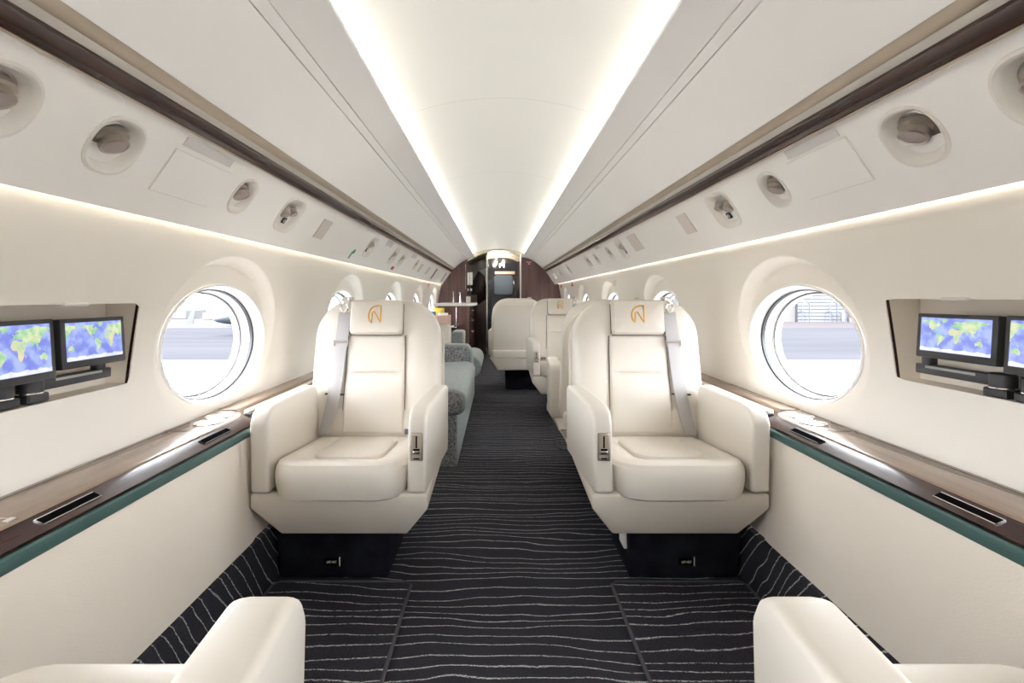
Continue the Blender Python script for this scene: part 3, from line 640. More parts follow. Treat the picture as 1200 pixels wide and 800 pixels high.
    obj('back_shell', bm, M['leather_shell'], t)
    bm = NB(); box(bm, -0.28, 0.28, F + 0.49, F + 0.655, 0.36, 0.47, 0.02, 3); obj('kick_panel', bm, M['leather_shell'], t)
    # centre panel with tuck
    vt = 0.290
    def tuck(u, v):
        a = math.exp(-((v - vt) / 0.006) ** 2) * smooth01((0.10 - abs(u)) / 0.02)
        puff = 0.006 * math.sin(PI * min(1, max(0, (v - 0.03) / 0.26))) + 0.004 * math.sin(PI * min(1, max(0, (v - 0.29) / 0.16)))
        return puff - 0.011 * a
    bm = NB(); pad(bm, 0.272, 0.252, 0.03, 0.458, 0.014, 0.03, lambda u, v, h: B(u + ib * 0.003, v, 0.004 + h), tuck, [vt + k * 0.003 for k in range(-6, 7)], 12, 14)
    obj('back_panel', bm, M['leather'], t)
    # head cushion
    bm = NB(); pillow(bm, 0.236, 0.156, (0.012, 0.012, 0.022, 0.022), [(0.004, -0.05), (0.0, -0.03), (0.0, 0.012), (0.003, 0.021), (0.010, 0.027), (0.03, 0.030), (0.07, 0.031)], lambda u, v, h: B(u, 0.537 + v, h), None, 7)
    head = obj('head_cushion', bm, M['leather'], t)
    lg = [(-.0105, -.0195), (-.0148, -.0140), (-.0172, -.0085), (-.0180, -.002), (-.0170, .005), (-.0140, .0115), (-.0095, .0170), (-.0035, .0205), (.0040, .0222), (.0130, .0222), (.0135, .008), (.0132, -.006), (.0125, -.0185), (.0075, -.0105), (.002, -.001), (-.0035, .0075), (-.0085, .0055), (-.0092, -.006)]
    bm = NB(); tube(bm, [B(x * 1.75, 0.545 + y * 1.85, 0.0315) for x, y in lg], 0.0029, 6, True); o = obj('monogram', bm, M['gold'], head); o['label'] = 'gold stitched N monogram'
    # dark tubes give the seam gaps their shade, round centre panel and head cushion
    for q in (-1, 1):
        bm = NB(); tube(bm, [B(q * 0.1365 + ib * 0.003, 0.04, -0.004), B(q * 0.132 + ib * 0.003, 0.25, -0.003), B(q * 0.127 + ib * 0.003, 0.455, -0.003)], 0.0028, 6); obj('seam_shade', bm, M['seam'], back)
        bm = NB(); tube(bm, [B(q * 0.1195, 0.462, 0.002), B(q * 0.1195, 0.54, 0.003), B(q * 0.119, 0.598, 0.0015)], 0.0026, 6); obj('seam_shade', bm, M['seam'], back)
    bm = NB(); tube(bm, [B(-0.117, 0.4575, 0.009), B(0.117, 0.4575, 0.009)], 0.0024, 6); obj('seam_shade', bm, M['seam'], back)
    # arms
    prof = [(0.0, 0.392), (0.0, 0.628), (0.018, 0.662), (0.055, 0.682), (0.44, 0.684), (0.455, 0.66), (0.47, 0.42), (0.46, 0.392)]
    for sd in (1, -1):
        inner = 0.237; outer = 0.302; fl = 0.028 if sd == ib else 0.0
        bm = NB(); prism(bm, [(F + y, z) for y, z in prof], 'x', sd * inner, sd * outer, 0.014, 4, lambda c: Vector((c.x + sd * fl * max(0, (c.y - F)) / 0.45 + (sd * -0.004 if c.z < 0.5 else 0), c.y, c.z)))
        arm = obj('armrest', bm, M['leather'], t)
        if sd == ib:
            xa = sd * 0.268
            bm = NB(); box(bm, xa - 0.021, xa + 0.021, F - 0.004, F + 0.006, 0.505, 0.600, 0.004, 2); obj('control_frame', bm, M['metal'], arm)
            bm = NB(); box(bm, xa - 0.016, xa + 0.016, F - 0.0052, F, 0.532, 0.595, 0.001, 1); box(bm, xa - 0.016, xa + 0.016, F - 0.0052, F, 0.510, 0.526, 0.001, 1); obj('control_plate', bm, M['bronze'], arm)
            bm = NB(); box(bm, xa - 0.0025, xa + 0.0025, F - 0.0062, F, 0.550, 0.590); box(bm, xa - 0.011, xa + 0.011, F - 0.0062, F, 0.541, 0.547); box(bm, xa - 0.010, xa + 0.010, F - 0.0062, F, 0.512, 0.516); obj('control_slot', bm, M['black'], arm, smooth=0)
            bm = NB(); box(bm, xa - 0.011, xa + 0.011, F - 0.011, F - 0.004, 0.532, 0.540, 0.002, 1); obj('lever', bm, M['chrome'], arm)
    # inner side liners beneath the arms
    # shoulder belt on the wall side
    ob = -ib
    bm = NB(); pth = [(ob * 0.142, 0.560, 0.016), (ob * 0.144, 0.50, 0.019), (ob * 0.150, 0.42, 0.018), (ob * 0.157, 0.32, 0.018), (ob * 0.168, 0.20, 0.018), (ob * 0.186, 0.09, 0.018), (ob * 0.198, 0.035, 0.022)]
    wv = 0.027; A = []
    for u, v, h in pth: A.append([bm.verts.new(B(u + q * wv, v, h + e)) for q, e in ((-1, 0), (0, 0.0015), (1, 0), (1, -0.002), (-1, -0.002))])
    for P_, Q_ in zip(A, A[1:]):
        for k in range(5): bm.faces.new((P_[k], P_[(k + 1) % 5], Q_[(k + 1) % 5], Q_[k]))
    bm.faces.new(A[0][::-1]); bm.faces.new(A[-1])
    belt = obj('shoulder_belt', bm, M['belt'], t)
    bm = NB(); b_ = NB(); box(b_, -0.031, 0.031, -0.004, 0.004, -0.003, 0.003, 0.001, 1); merge(bm, b_, lambda c: B(ob * 0.150 + c.x, 0.425 + c.y, 0.022 + c.z))
    for q in (-1, 1):
        b_ = NB(); box(b_, -0.003, 0.003, -0.018, 0.008, -0.003, 0.003, 0.001, 1); merge(bm, b_, lambda c: B(ob * 0.150 + q * 0.030 + c.x, 0.425 + c.y, 0.020 + c.z))
    obj('slide_buckle', bm, M['metal'], belt)
    bm = NB(); c0 = B(ob * 0.141, 0.578, 0.024); tube(bm, [c0 + Vector((0.015 * math.cos(a), 0, 0.018 * math.sin(a))) for a in [2 * PI * k / 16 for k in range(16)]], 0.0035, 6, True)
    c1 = B(ob * 0.139, 0.608, 0.022); tube(bm, [c1 + Vector((0.017 * math.cos(a), 0.006 * math.sin(a), 0.013 * math.sin(a))) for a in [2 * PI * k / 16 for k in range(16)]], 0.004, 6, True)
    b_ = NB(); box(b_, -0.024, 0.024, -0.010, 0.010, -0.004, 0.004, 0.003, 1); merge(bm, b_, lambda c: B(ob * 0.137 + c.x, 0.622 + c.y, -0.01 + c.z))
    obj('belt_ring', bm, M['chrome'], belt)
    for q, dv in ((-0.03, 0.20), (0.035, 0.197)):
        bm = NB(); b_ = NB(); box(b_, -0.009, 0.009, -0.004, 0.004, -0.004, 0.004, 0.001, 1); merge(bm, b_, lambda c: B(ob * 0.168 + q + c.x, dv + c.y, 0.014 + c.z)); obj('belt_peg', bm, M['device'], belt)
    bm = NB(); b_ = NB(); box(b_, -0.022, 0.022, -0.012, 0.012, -0.003, 0.003, 0.002, 1); merge(bm, b_, lambda c: Vector((ib * 0.170 + c.x, F + 0.40 + c.z + c.x * ib * -0.3, 0.490 + c.y))); obj('lap_belt', bm, M['belt_dark'], t)
    return t
SY = 1.62 + 0.34
seatL = make_seat(1, 'cream seat with gold monogram facing the camera, left of the aisle', (-0.585, SY, 0), 0)
seatR = make_seat(-1, 'cream seat with gold monogram facing the camera, right of the aisle, nearest the camera', (0.585, SY, 0), 0)
near = []
near.append(dup(seatR, (-0.584, 0.655 - 0.34, 0), PI, 'cream seat seen from behind at the bottom left corner, only armrest and cushion in view'))
near.append(dup(seatL, (0.584, 0.655 - 0.34, 0), PI, 'cream seat seen from behind at the bottom right corner, only armrest and cushion in view'))
for r_ in near:                                                       # their cushions are slid forward
    for c_ in r_.children:
        if c_.name.startswith(('seat_cushion', 'cushion_centre')): c_.location = (0, -0.03, 0.006)
        if c_.name.startswith('armrest') and len(c_.children):             # wider pad on the aisle side
            q_ = 1 if c_.bound_box[0][0] > 0 else -1; c_.scale = (1.30, 1, 1); c_.location = (-q_ * (0.30 * 0.302 + 0.020), 0, 0)
dup(seatL, (0.578, 3.10 - 0.34, 0), PI, 'cream seat back to back with the front right seat, facing away, mostly hidden')
dup(seatR, (0.555, 4.05 + 0.34, 0), 0, 'second monogrammed seat facing the camera, half hidden behind the front right seat')
dup(seatL, (0.180, 5.95 - 0.34, 0), PI, 'cream seat standing in the aisle with its plain back shell toward the camera')

# ------------------------------------------------------------------ side cabinets with lacquered ledge
def plan(xf, yend, r, xw=1.088, y0=YB, n=10):
    """plan outline (abs x, y): front edge at xf, rounded far end meeting the wall"""
    P = [(xw, y0), (xf, y0), (xf, yend - r)]
    for k in range(1, n + 1):
        a = PI / 2 * k / n; P.append((xf + r * (1 - math.cos(a)), yend - r + r * math.sin(a)))
    P.append((xw, yend)); return P
for s, nm in SIDES:
    cab = thing('side_cabinet', f'long cream side cabinet with brown lacquered ledge and teal band, along the {nm} wall', 'cabinet', (s * 1.0, 0.8, 0))
    O = Vector((s * 1.0, 0.8, 0))
    def loft(levels, close_top=True):
        bm = NB(); rows = []
        for xf, ye, r, z in levels: rows.append([bm.verts.new(Vector((s * x, y, z)) - O) for x, y in plan(xf, ye, r)])
        for A, C in zip(rows, rows[1:]):
            for k in range(len(A) - 1): bm.faces.new((A[k], A[k + 1], C[k + 1], C[k]))
        if close_top: bm.faces.new(rows[-1])
        bm.faces.new(rows[0][::-1]); return bm
    EY = 1.80
    obj('front_panel', loft([(0.890, EY - 0.03, 0.13, 0.212), (0.899, EY - 0.015, 0.13, 0.38), (0.908, EY - 0.005, 0.13, 0.575)]), M['panel'], cab)
    obj('teal_band', loft([(0.905, EY, 0.13, 0.574), (0.9015, EY + 0.002, 0.13, 0.580), (0.9015, EY + 0.002, 0.13, 0.600), (0.905, EY, 0.13, 0.605)]), M['teal'], cab)
    obj('shadow_gap', loft([(0.915, EY - 0.006, 0.125, 0.604), (0.915, EY - 0.006, 0.125, 0.610)]), M['black'], cab)
    rail = obj('front_rail', loft([(0.905, EY, 0.13, 0.609), (0.9035, EY + 0.001, 0.13, 0.614), (0.922, EY - 0.008, 0.125, 0.622), (0.948, EY - 0.022, 0.115, 0.6325), (0.955, EY - 0.024, 0.112, 0.6335)]), M['wood'], cab)
    obj('top', loft([(0.950, EY - 0.022, 0.113, 0.633), (0.952, EY - 0.022, 0.113, 0.638), (0.960, EY - 0.026, 0.11, 0.640)]), M['ledge'], cab)
    # table leaf edge line and hinge seam
    bm = NB(); box(bm, *sorted((s * 1.072, s * 1.0745)), YB, EY - 0.2, 0.6402, 0.6412, T=lambda c: c - O); box(bm, *sorted((s * 0.965, s * 1.088)), 1.498, 1.501, 0.6402, 0.6408, T=lambda c: c - O)
    obj('leaf_seam', bm, M['wood'], cab, smooth=0)
    bm = NB(); box(bm, *sorted((s * 0.962, s * 1.06)), 0.905, 0.907, 0.6402, 0.6408, T=lambda c: c - O); box(bm, *sorted((s * 0.955, s * 0.968)), 0.89, 0.908, 0.638, 0.6425, 0.001, 1, T=lambda c: c - O)
    obj('hinge', bm, M['chrome'], cab)
    for ya, yb in ((0.922, 1.055), (1.43, 1.572)):
        sl = lambda c: Vector((s * c.x, c.y, 0.622 + (c.x - 0.922) * 0.404 + c.z)) - O
        bm = NB(); box(bm, 0.919, 0.936, ya, yb, 0.0008, 0.0018, T=sl); obj('handle_slot', bm, M['black'], cab, smooth=0)  # flat black patch, the shade of a recess put into its colour
        bm = NB(); tube(bm, [sl(Vector((x, y, 0.0015))) for x, y in ((0.918, ya), (0.937, ya), (0.937, yb), (0.918, yb))], 0.0013, 6, True); obj('slot_edge', bm, M['chrome'] if ya < 1.2 else M['device'], cab)
    for k, (x, y) in enumerate(((1.008, 1.60), (1.022, 1.685))):
        bm = NB(); lathe(bm, [(0.046, 0.6403), (0.0465, 0.6425), (0.0445, 0.6432), (0.0425, 0.6420), (0.042, 0.6403)], 40, lambda v: Vector((s * x + v.x, y + v.y, v.z)) - O); cr = obj('cup_ring', bm, M['chrome'], cab)
        bm = NB(); lathe(bm, [(0.042, 0.6406), (0.0, 0.6406)], 32, lambda v: Vector((s * x + v.x, y + v.y, v.z)) - O); obj('cup_well', bm, M['cup'], cr)
    # narrow ledge further along the wall
    bm = NB(); prism(bm, [(s * 1.09, 0.60), (s * 1.015, 0.60), (s * 1.012, 0.612), (s * 1.015, 0.634), (s * 1.022, 0.640), (s * 1.09, 0.640)], 'y', 1.79, YF, 0.0015, 1)
    nl = struct('trim_%d' % (3 if s < 0 else 4), bm, M['ledge'])
    bm = NB(); box(bm, *sorted((s * 1.0085, s * 1.0125)), 1.82, YF, 0.615, 0.630); obj('edge_bead', bm, M['chrome'], nl)
    bm = NB(); box(bm, *sorted((s * 1.02, s * 1.03)), 1.80, YF, 0.56, 0.60); obj('shadow_gap', bm, M['black'], nl, smooth=0)
    bm = NB(); box(bm, *sorted((s * 0.955, s * 0.985)), 1.772, 1.785, 0.56, 0.630, 0.004, 1); tag(obj('gap_shade', bm, M['device'], None), f'small black block for the shaded gap between the {nm} ledge end and the seat armrest', 'dark gap')  # added dark block stands in for the shade in this gap

# ------------------------------------------------------------------ monitors in their recesses
LANDS = {
 'g': [[(-165, 62), (-155, 71), (-125, 70), (-95, 72), (-80, 68), (-94, 60), (-80, 52), (-78, 62), (-65, 58), (-55, 51), (-66, 45), (-75, 38), (-81, 30), (-82, 26), (-90, 30), (-97, 26), (-96, 19), (-88, 21), (-84, 11), (-78, 8), (-86, 12), (-95, 16), (-106, 21), (-113, 31), (-122, 36), (-124, 48), (-135, 58), (-150, 59)],
       [(-78, 8), (-72, 12), (-60, 8), (-50, 0), (-35, -7), (-40, -22), (-48, -27), (-57, -36), (-65, -42), (-68, -53), (-74, -50), (-72, -35), (-70, -18), (-80, -6), (-80, 1)],
       [(-10, 37), (-9, 43), (-1, 44), (-4, 48), (8, 54), (8, 57), (20, 55), (22, 64), (10, 59), (5, 62), (18, 69), (28, 71), (42, 67), (60, 69), (75, 73), (105, 78), (140, 73), (178, 69), (178, 64), (160, 60), (160, 52), (155, 58), (140, 54), (135, 44), (128, 38), (126, 35), (120, 40), (122, 31), (115, 22), (108, 20), (109, 11), (104, 2), (100, 8), (98, 16), (92, 22), (80, 14), (77, 8), (72, 20), (66, 25), (56, 27), (59, 22), (52, 16), (44, 13), (38, 22), (34, 29), (36, 37), (27, 37), (23, 37), (18, 41), (14, 44), (16, 38), (8, 44), (0, 39)],
       [(114, -22), (122, -18), (131, -12), (137, -12), (137, -17), (142, -11), (146, -19), (153, -27), (150, -37), (140, -38), (131, -32), (116, -35)],
       [(-50, 60), (-52, 70), (-68, 77), (-45, 82), (-22, 80), (-24, 70), (-42, 62)], [(95, 5), (106, -6), (102, -4)], [(110, 1), (117, 6), (116, -3)], [(131, -1), (141, -3), (147, -9), (139, -8)], [(131, 32), (140, 36), (142, 43), (138, 36)], [(-5, 50), (1, 52), (-3, 58), (-6, 56)]],
 't': [[(-17, 21), (-6, 36), (10, 37), (20, 31), (33, 31), (43, 12), (51, 12), (40, -5), (40, -15), (35, -24), (27, -34), (18, -34), (12, -18), (13, -6), (9, 4), (-8, 5), (-17, 14)],
       [(-120, 34), (-105, 46), (-100, 38), (-104, 25), (-112, 30)], [(-70, -10), (-62, -20), (-66, -45), (-72, -48)], [(75, 30), (80, 38), (100, 45), (112, 42), (104, 32), (90, 28)], [(36, 28), (48, 30), (56, 22), (46, 14)], [(118, -24), (134, -20), (138, -29), (122, -32)], [(44, -13), (50, -16), (46, -25)], [(-160, 64), (-140, 66), (-125, 58), (-140, 60)]]}
def clip_poly(P, x0, x1):
    for side, lim in ((1, x0), (-1, x1)):
        out = []
        for a, b in zip(P, P[1:] + P[:1]):
            ia, ib_ = side * (a[0] - lim) >= 0, side * (b[0] - lim) >= 0
            if ia: out.append(a)
            if ia != ib_:
                t_ = (lim - a[0]) / (b[0] - a[0]); out.append((lim, a[1] + t_ * (b[1] - a[1])))
        P = out
        if len(P) < 3: return []
    return P
def monitor(s, y0, y1, z0, z1, xm, tilt, yaw, clon, lab):
    """screen faces the aisle; tilt leans its top inwards; y0..y1 is the casing"""
    cy, cz = (y0 + y1) / 2, (z0 + z1) / 2; W, H = y1 - y0, z1 - z0
    t = thing('monitor', lab, 'monitor', (s * xm, cy, cz), 0, 'wall monitors showing world maps')
    R = Matrix.Rotation(s * yaw, 3, 'Z') @ Matrix.Rotation(s * tilt, 3, 'Y')
    def T(a, b, n): return R @ Vector((-s * n, -s * a, b))                   # a: screen right as seen from the aisle
    bm = NB(); box(bm, -W / 2, W / 2, -H / 2, H / 2, -0.022, 0.0, 0.003, 2, lambda c: T(c.x, c.y, c.z)); case = obj('casing', bm, M['device'], t)
    w2, hb, ht = W / 2 - 0.012, -H / 2 + 0.018, H / 2 - 0.010
    bm = NB(); bm.faces.new([bm.verts.new(T(a, b, 0.0004)) for a, b in ((-w2, hb), (w2, hb), (w2, ht), (-w2, ht))]); scr = obj('screen', bm, M['sea'], t, smooth=0)
    def px(lon): return (lon - clon) / 180 * w2
    def pz(lat): return hb + (lat + 78) / 162 * (ht - hb)
    for key, m, n in (('g', 'land_green', 0.0007), ('t', 'land_tan', 0.0010)):
        bm = NB()
        for P in LANDS[key]:
            for k in (-360, 0, 360):
                Q_ = clip_poly([(lo + k, la) for lo, la in P], clon - 180, clon + 180)
                if len(Q_) > 2:
                    f = bm.faces.new([bm.verts.new(T(px(lo), pz(la), n)) for lo, la in Q_])
        bmesh.ops.triangulate(bm, faces=bm.faces[:], ngon_method='EAR_CLIP')
        lo_ = obj('map_land', bm, M[m], scr, smooth=0); lo_['kind'] = 'stuff'
    bm = NB(); xs = [-w2 + 2 * w2 * k / 24 for k in range(25)]
    top = [bm.verts.new(T(a, hb + (0.009 + 0.0015 * math.sin(k * 1.3) + 0.001 * math.sin(k * 2.9)) * H / 0.12, 0.0008)) for k, a in enumerate(xs)]; bot = [bm.verts.new(T(a, hb, 0.0008)) for a in xs]
    for k in range(24): bm.faces.new((bot[k], bot[k + 1], top[k + 1], top[k]))
    obj('map_ice', bm, M['ice'], scr, smooth=0)
    return t
def arm(s, P0, P1, z, xm, mon):
    """swing arm of a monitor, lying in the recess from its pivot (P0) out to the screen (P1)"""
    o = Vector((s * xm, P0, z)) - mon.location; g = 1 if P1 > P0 else -1; V = lambda v: v + o
    bm = NB(); box(bm, -0.012, 0.012, *sorted((0, P1 - P0)), -0.013, 0.013, 0.003, 2, V); t = obj('swing_arm', bm, M['device'], mon)
    bm = NB(); box(bm, *sorted((-s * 0.0125, -s * 0.0135)), *sorted((g * 0.05, (P1 - P0) * 0.85)), 0.004, 0.010, T=V); obj('pale_strip', bm, M['device_pale'], t, smooth=0)
    bm = NB(); lathe(bm, [(0.0, 0.018), (0.022, 0.018), (0.024, 0.015), (0.024, -0.015), (0, -0.015)], 20, V); obj('pivot', bm, M['device'], t)
    bm = NB(); box(bm, -0.022, 0.022, -0.026, 0.026, -0.036, -0.016, 0.003, 1, V); obj('pivot_base', bm, M['device'], t)
    bm = NB(); lathe(bm, [(0.0246, -0.013), (0.0246, -0.016), (0.02, -0.016)], 20, V); obj('pivot_ring', bm, M['chrome'], t)
    bm = NB(); lathe(bm, [(0.0, 0.040), (0.016, 0.040), (0.016, 0.012), (0, 0.012)], 18, lambda v: V(v + Vector((0, P1 - P0 - g * 0.03, 0)))); obj('mount', bm, M['device'], t)
for s, nm in SIDES:
    RZ0, RZ1 = (0.818, 1.043) if s < 0 else (0.832, 1.055)
    ya, yb = 0.747, 1.343
    # recess box, part of the wall
    bm = NB(); xo = 1.145
    xi = lambda z: dish_x(1.05, z)
    P = lambda x, y, z: bm.verts.new((s * x, y, z))
    a = [P(xi(RZ0), ya, RZ0), P(xi(RZ0), yb, RZ0), P(xi(RZ1), yb, RZ1), P(xi(RZ1), ya, RZ1)]; b = [P(xo, ya, RZ0), P(xo, yb, RZ0), P(xo, yb, RZ1), P(xo, ya, RZ1)]
    for k in range(4): bm.faces.new((a[k], a[(k + 1) % 4], b[(k + 1) % 4], b[k]))
    bm.faces.new(b); struct('monitor_recess', bm, M['recess'], WALL[s], smooth=0)
    bm = NB(); n = 8
    for k in range(n):
        z = RZ0 + (RZ1 - RZ0) * k / n; z2 = RZ0 + (RZ1 - RZ0) * (k + 1) / n
        q = [bm.verts.new((s * (xi(zz) + dx), yy, zz)) for zz, dx, yy in ((z, 0.002, yb - 0.001), (z, 0.010, yb - 0.0015), (z2, 0.010, yb - 0.0015), (z2, 0.002, yb - 0.001))]; bm.faces.new(q)
    obj('recess_edge', bm, M['wood'], WALL[s], smooth=0)
    bm = NB(); x_ = xi(RZ1) - 0.002; box(bm, *sorted((s * (x_ - 0.008), s * (x_ + 0.012))), 1.10, 1.165, RZ1 - 0.004, RZ1 + 0.004, 0.003, 2)
    tag(obj('door_pull', bm, M['bezel'], None), f'little cream pull tab on the top edge of the {nm} monitor recess', 'pull tab')
    if s < 0:
        m1 = monitor(s, 1.118, 1.305, 0.888, 1.008, 1.062, 0.06, 0.02, -75, 'left wall monitor nearer the window, map centred on the Americas')
        m2 = monitor(s, 0.900, 1.107, 0.873, 1.010, 1.062, 0.06, -0.05, -10, 'left wall monitor cut by the frame edge, map centred on Africa')
    else:
        m1 = monitor(s, 1.062, 1.262, 0.905, 1.018, 1.066, 0.06, 0.02, 10, 'right wall monitor nearer the window, whole world map')
        m2 = monitor(s, 0.850, 1.050, 0.893, 1.020, 1.066, 0.06, -0.04, -75, 'right wall monitor cut by the frame edge, map centred on the Pacific')
    az = 0.857 if s < 0 else 0.869
    arm(s, 1.085, 1.30, az, 1.105, m1); arm(s, 1.018, 0.83, az, 1.105, m2)

# ------------------------------------------------------------------ floor mats
def floor_mat(x0, x1, y0, y1, lab):
    t = thing('floor_mat', lab, 'mat', ((x0 + x1) / 2, (y0 + y1) / 2, 0.001), 0, 'loose striped floor mats')
    hx, hy = (x1 - x0) / 2, (y1 - y0) / 2
    bm = NB(); box(bm, -hx, hx, -hy, hy, 0, 0.009, 0.002, 1); obj('pile', bm, M['carpet'], t)
    bm = NB(); tube(bm, [(-hx + .02, -hy, .007), (hx - .02, -hy, .007), (hx, -hy + .02, .007), (hx, hy - .02, .007), (hx - .02, hy, .007), (-hx + .02, hy, .007), (-hx, hy - .02, .007), (-hx, -hy + .02, .007)], 0.0065, 8, True); obj('binding', bm, M['binding'], t)
floor_mat(-0.865, -0.360, 0.60, 1.765, 'striped dark mat with bound edge in front of the left monogrammed seat')
floor_mat(0.375, 0.868, 0.60, 1.765, 'striped dark mat with bound edge in front of the right monogrammed seat')
floor_mat(0.385, 0.868, 3.30, 4.42, 'dark mat between the two facing right-hand seats further along the aisle')

# ------------------------------------------------------------------ sofa on the left beyond the first seat
sf = thing('sofa', 'sage grey velvet sofa with speckled charcoal ends along the left wall', 'sofa', (-0.58, 4.1, 0))
SO = Vector((-0.58, 4.1, 0)); TS = lambda c: c - SO
bm = NB(); box(bm, -0.88, -0.295, 3.0, 5.25, 0.0, 0.32, 0.01, 2, TS); obj('base', bm, M['sofa'], sf)
bm = NB(); box(bm, -0.86, -0.300, 2.985, 3.004, 0.0, 0.32, 0.004, 1, TS); obj('base_end', bm, M['sofa_speck'], sf)
bm = NB(); prism(bm, [(-0.80, 0.32), (-0.28, 0.32), (-0.245, 0.35), (-0.240, 0.44), (-0.265, 0.47), (-0.31, 0.487), (-0.80, 0.47)], 'y', 2.98, 4.28, 0.018, 3, TS); obj('seat_cushion', bm, M['sofa'], sf)
bm = NB(); prism(bm, [(-0.79, 0.33), (-0.29, 0.33), (-0.262, 0.355), (-0.258, 0.42), (-0.28, 0.462), (-0.32, 0.476), (-0.79, 0.462)], 'y', 2.968, 2.99, 0.008, 2, TS); obj('cushion_end', bm, M['sofa_speck'], sf)
bm = NB(); prism(bm, [(-0.80, 0.32), (-0.24, 0.32), (-0.20, 0.36), (-0.19, 0.43), (-0.22, 0.49), (-0.28, 0.51), (-0.80, 0.49)], 'y', 4.42, 5.25, 0.03, 4, TS); obj('seat_cushion', bm, M['sofa'], sf)
bm = NB(); prism(bm, [(-0.86, 0.40), (-0.27, 0.40), (-0.262, 0.44), (-0.275, 0.58), (-0.31, 0.63), (-0.86, 0.645)], 'y', 4.28, 4.44, 0.02, 4, TS); arm_ = obj('middle_armrest', bm, M['sofa'], sf)
bm = NB(); prism(bm, [(-0.85, 0.425), (-0.285, 0.425), (-0.28, 0.45), (-0.29, 0.57), (-0.32, 0.612), (-0.85, 0.625)], 'y', 4.268, 4.29, 0.006, 2, TS); obj('armrest_face', bm, M['sofa_speck'], arm_)
bm = NB(); prism(bm, [(-0.89, 0.45), (-0.72, 0.45), (-0.77, 0.85), (-0.82, 0.90), (-0.90, 0.90)], 'y', 3.0, 5.25, 0.02, 3, TS); obj('backrest', bm, M['sofa'], sf)
for k, (yy, zz) in enumerate(((3.25, 0.045), (3.75, 0.03), (2.97, 0.40))): pass
bm = NB(); pillow(bm, 0.22, 0.28, (0.04,) * 4, [(0.02, -0.05), (0.0, -0.02), (0.0, 0.0), (0.02, 0.04), (0.06, 0.06), (0.1, 0.066)], lambda u, v, h: Vector((-0.60 + u, 4.60 - 0.05 * v - h, 0.665 + v)), None, 6)
tag(obj('throw_cushion', bm, M['leather'], None), 'cream throw cushion leaning behind the sofa armrest', 'cushion')
t = thing('dining_chair', 'grey chair arm showing at the table beyond the sofa', 'chair', (-0.50, 5.55, 0))
bm = NB(); box(bm, -0.085, 0.06, -0.02, 0.36, 0.0, 0.66, 0.03, 3, lambda c: Vector((c.x + 0.03 * (c.z - .5), c.y, c.z))); obj('armrest', bm, M['sofa'], t)
bm = NB(); box(bm, -0.35, -0.08, 0, 0.36, 0.0, 0.45, 0.03, 3); obj('seat', bm, M['sofa'], t)

# table with snacks
tb = thing('conference_table', 'dark wood table carrying the snack tray, left side before the galley', 'table', (-0.78, 6.2, 0))
bm = NB(); box(bm, -0.22, 0.24, -0.45, 0.72, 0.665, 0.70, 0.006, 2); obj('tabletop', bm, M['wood'], tb)
bm = NB(); box(bm, -0.22, 0.245, -0.46, 0.725, 0.692, 0.6995, 0.002, 1); obj('edge_inlay', bm, M['chrome'], tb)
bm = NB(); box(bm, -0.10, 0.10, -0.15, 0.45, 0.0, 0.665, 0.01, 2); obj('pedestal', bm, M['wood_red'], tb)
def bagshape(w_, h_, th, c, name, m, lab, cat, rz=0):
    bm = NB(); R = Matrix.Rotation(rz, 3, 'Z')
    pillow(bm, w_, h_, (0.012,) * 4, [(0.0, -0.002), (0.0, 0.002), (0.02, th * .6), (0.045, th)], lambda u, v, hh: R @ Vector((u, -hh, v + h_ / 2)), None, 4)
    o = obj(name, bm, m, None); o.location = c; tag(o, lab, cat); return o
t = thing('snack_tray', 'tan open snack tray on the dark table', 'tray', (-0.82, 6.10, 0.7005))
for (x0, x1, y0, y1, z0, z1) in ((-0.17, 0.17, -0.13, 0.13, 0, 0.008), (-0.17, 0.17, -0.13, -0.122, 0, 0.13), (-0.17, 0.17, 0.122, 0.13, 0, 0.13), (-0.17, -0.162, -0.13, 0.13, 0, 0.13), (0.162, 0.17, -0.13, 0.13, 0, 0.13)):
    bm = NB(); box(bm, x0, x1, y0, y1, z0, z1, 0.002, 1); obj('side' if z1 > 0.05 else 'bottom', bm, M['tan'], t)
bagshape(0.15, 0.17, 0.03, (-0.90, 6.05, 0.711), 'snack_bag', M['blue'], 'blue and white snack bag standing in the tan tray', 'snack bag', 0.2)
bagshape(0.16, 0.21, 0.03, (-0.80, 6.11, 0.711), 'snack_bag', M['yellow'], 'yellow snack bag standing in the tan tray', 'snack bag', -0.2)
bagshape(0.13, 0.15, 0.035, (-0.73, 6.03, 0.711), 'snack_bag', M['paper'], 'white snack bag standing at the aisle end of the tan tray', 'snack bag', 0.1)
bagshape(0.12, 0.19, 0.03, (-0.92, 6.14, 0.711), 'snack_bag', M['paper'], 'white snack bag behind the blue one in the tan tray', 'snack bag', -0.1)
bm = NB(); box(bm, -0.72, -0.58, 5.78, 5.95, 0.7005, 0.704, T=None); tag(obj('paper_menu', bm, M['paper'], None, smooth=0), 'white paper lying on the dark table before the snack tray', 'paper')

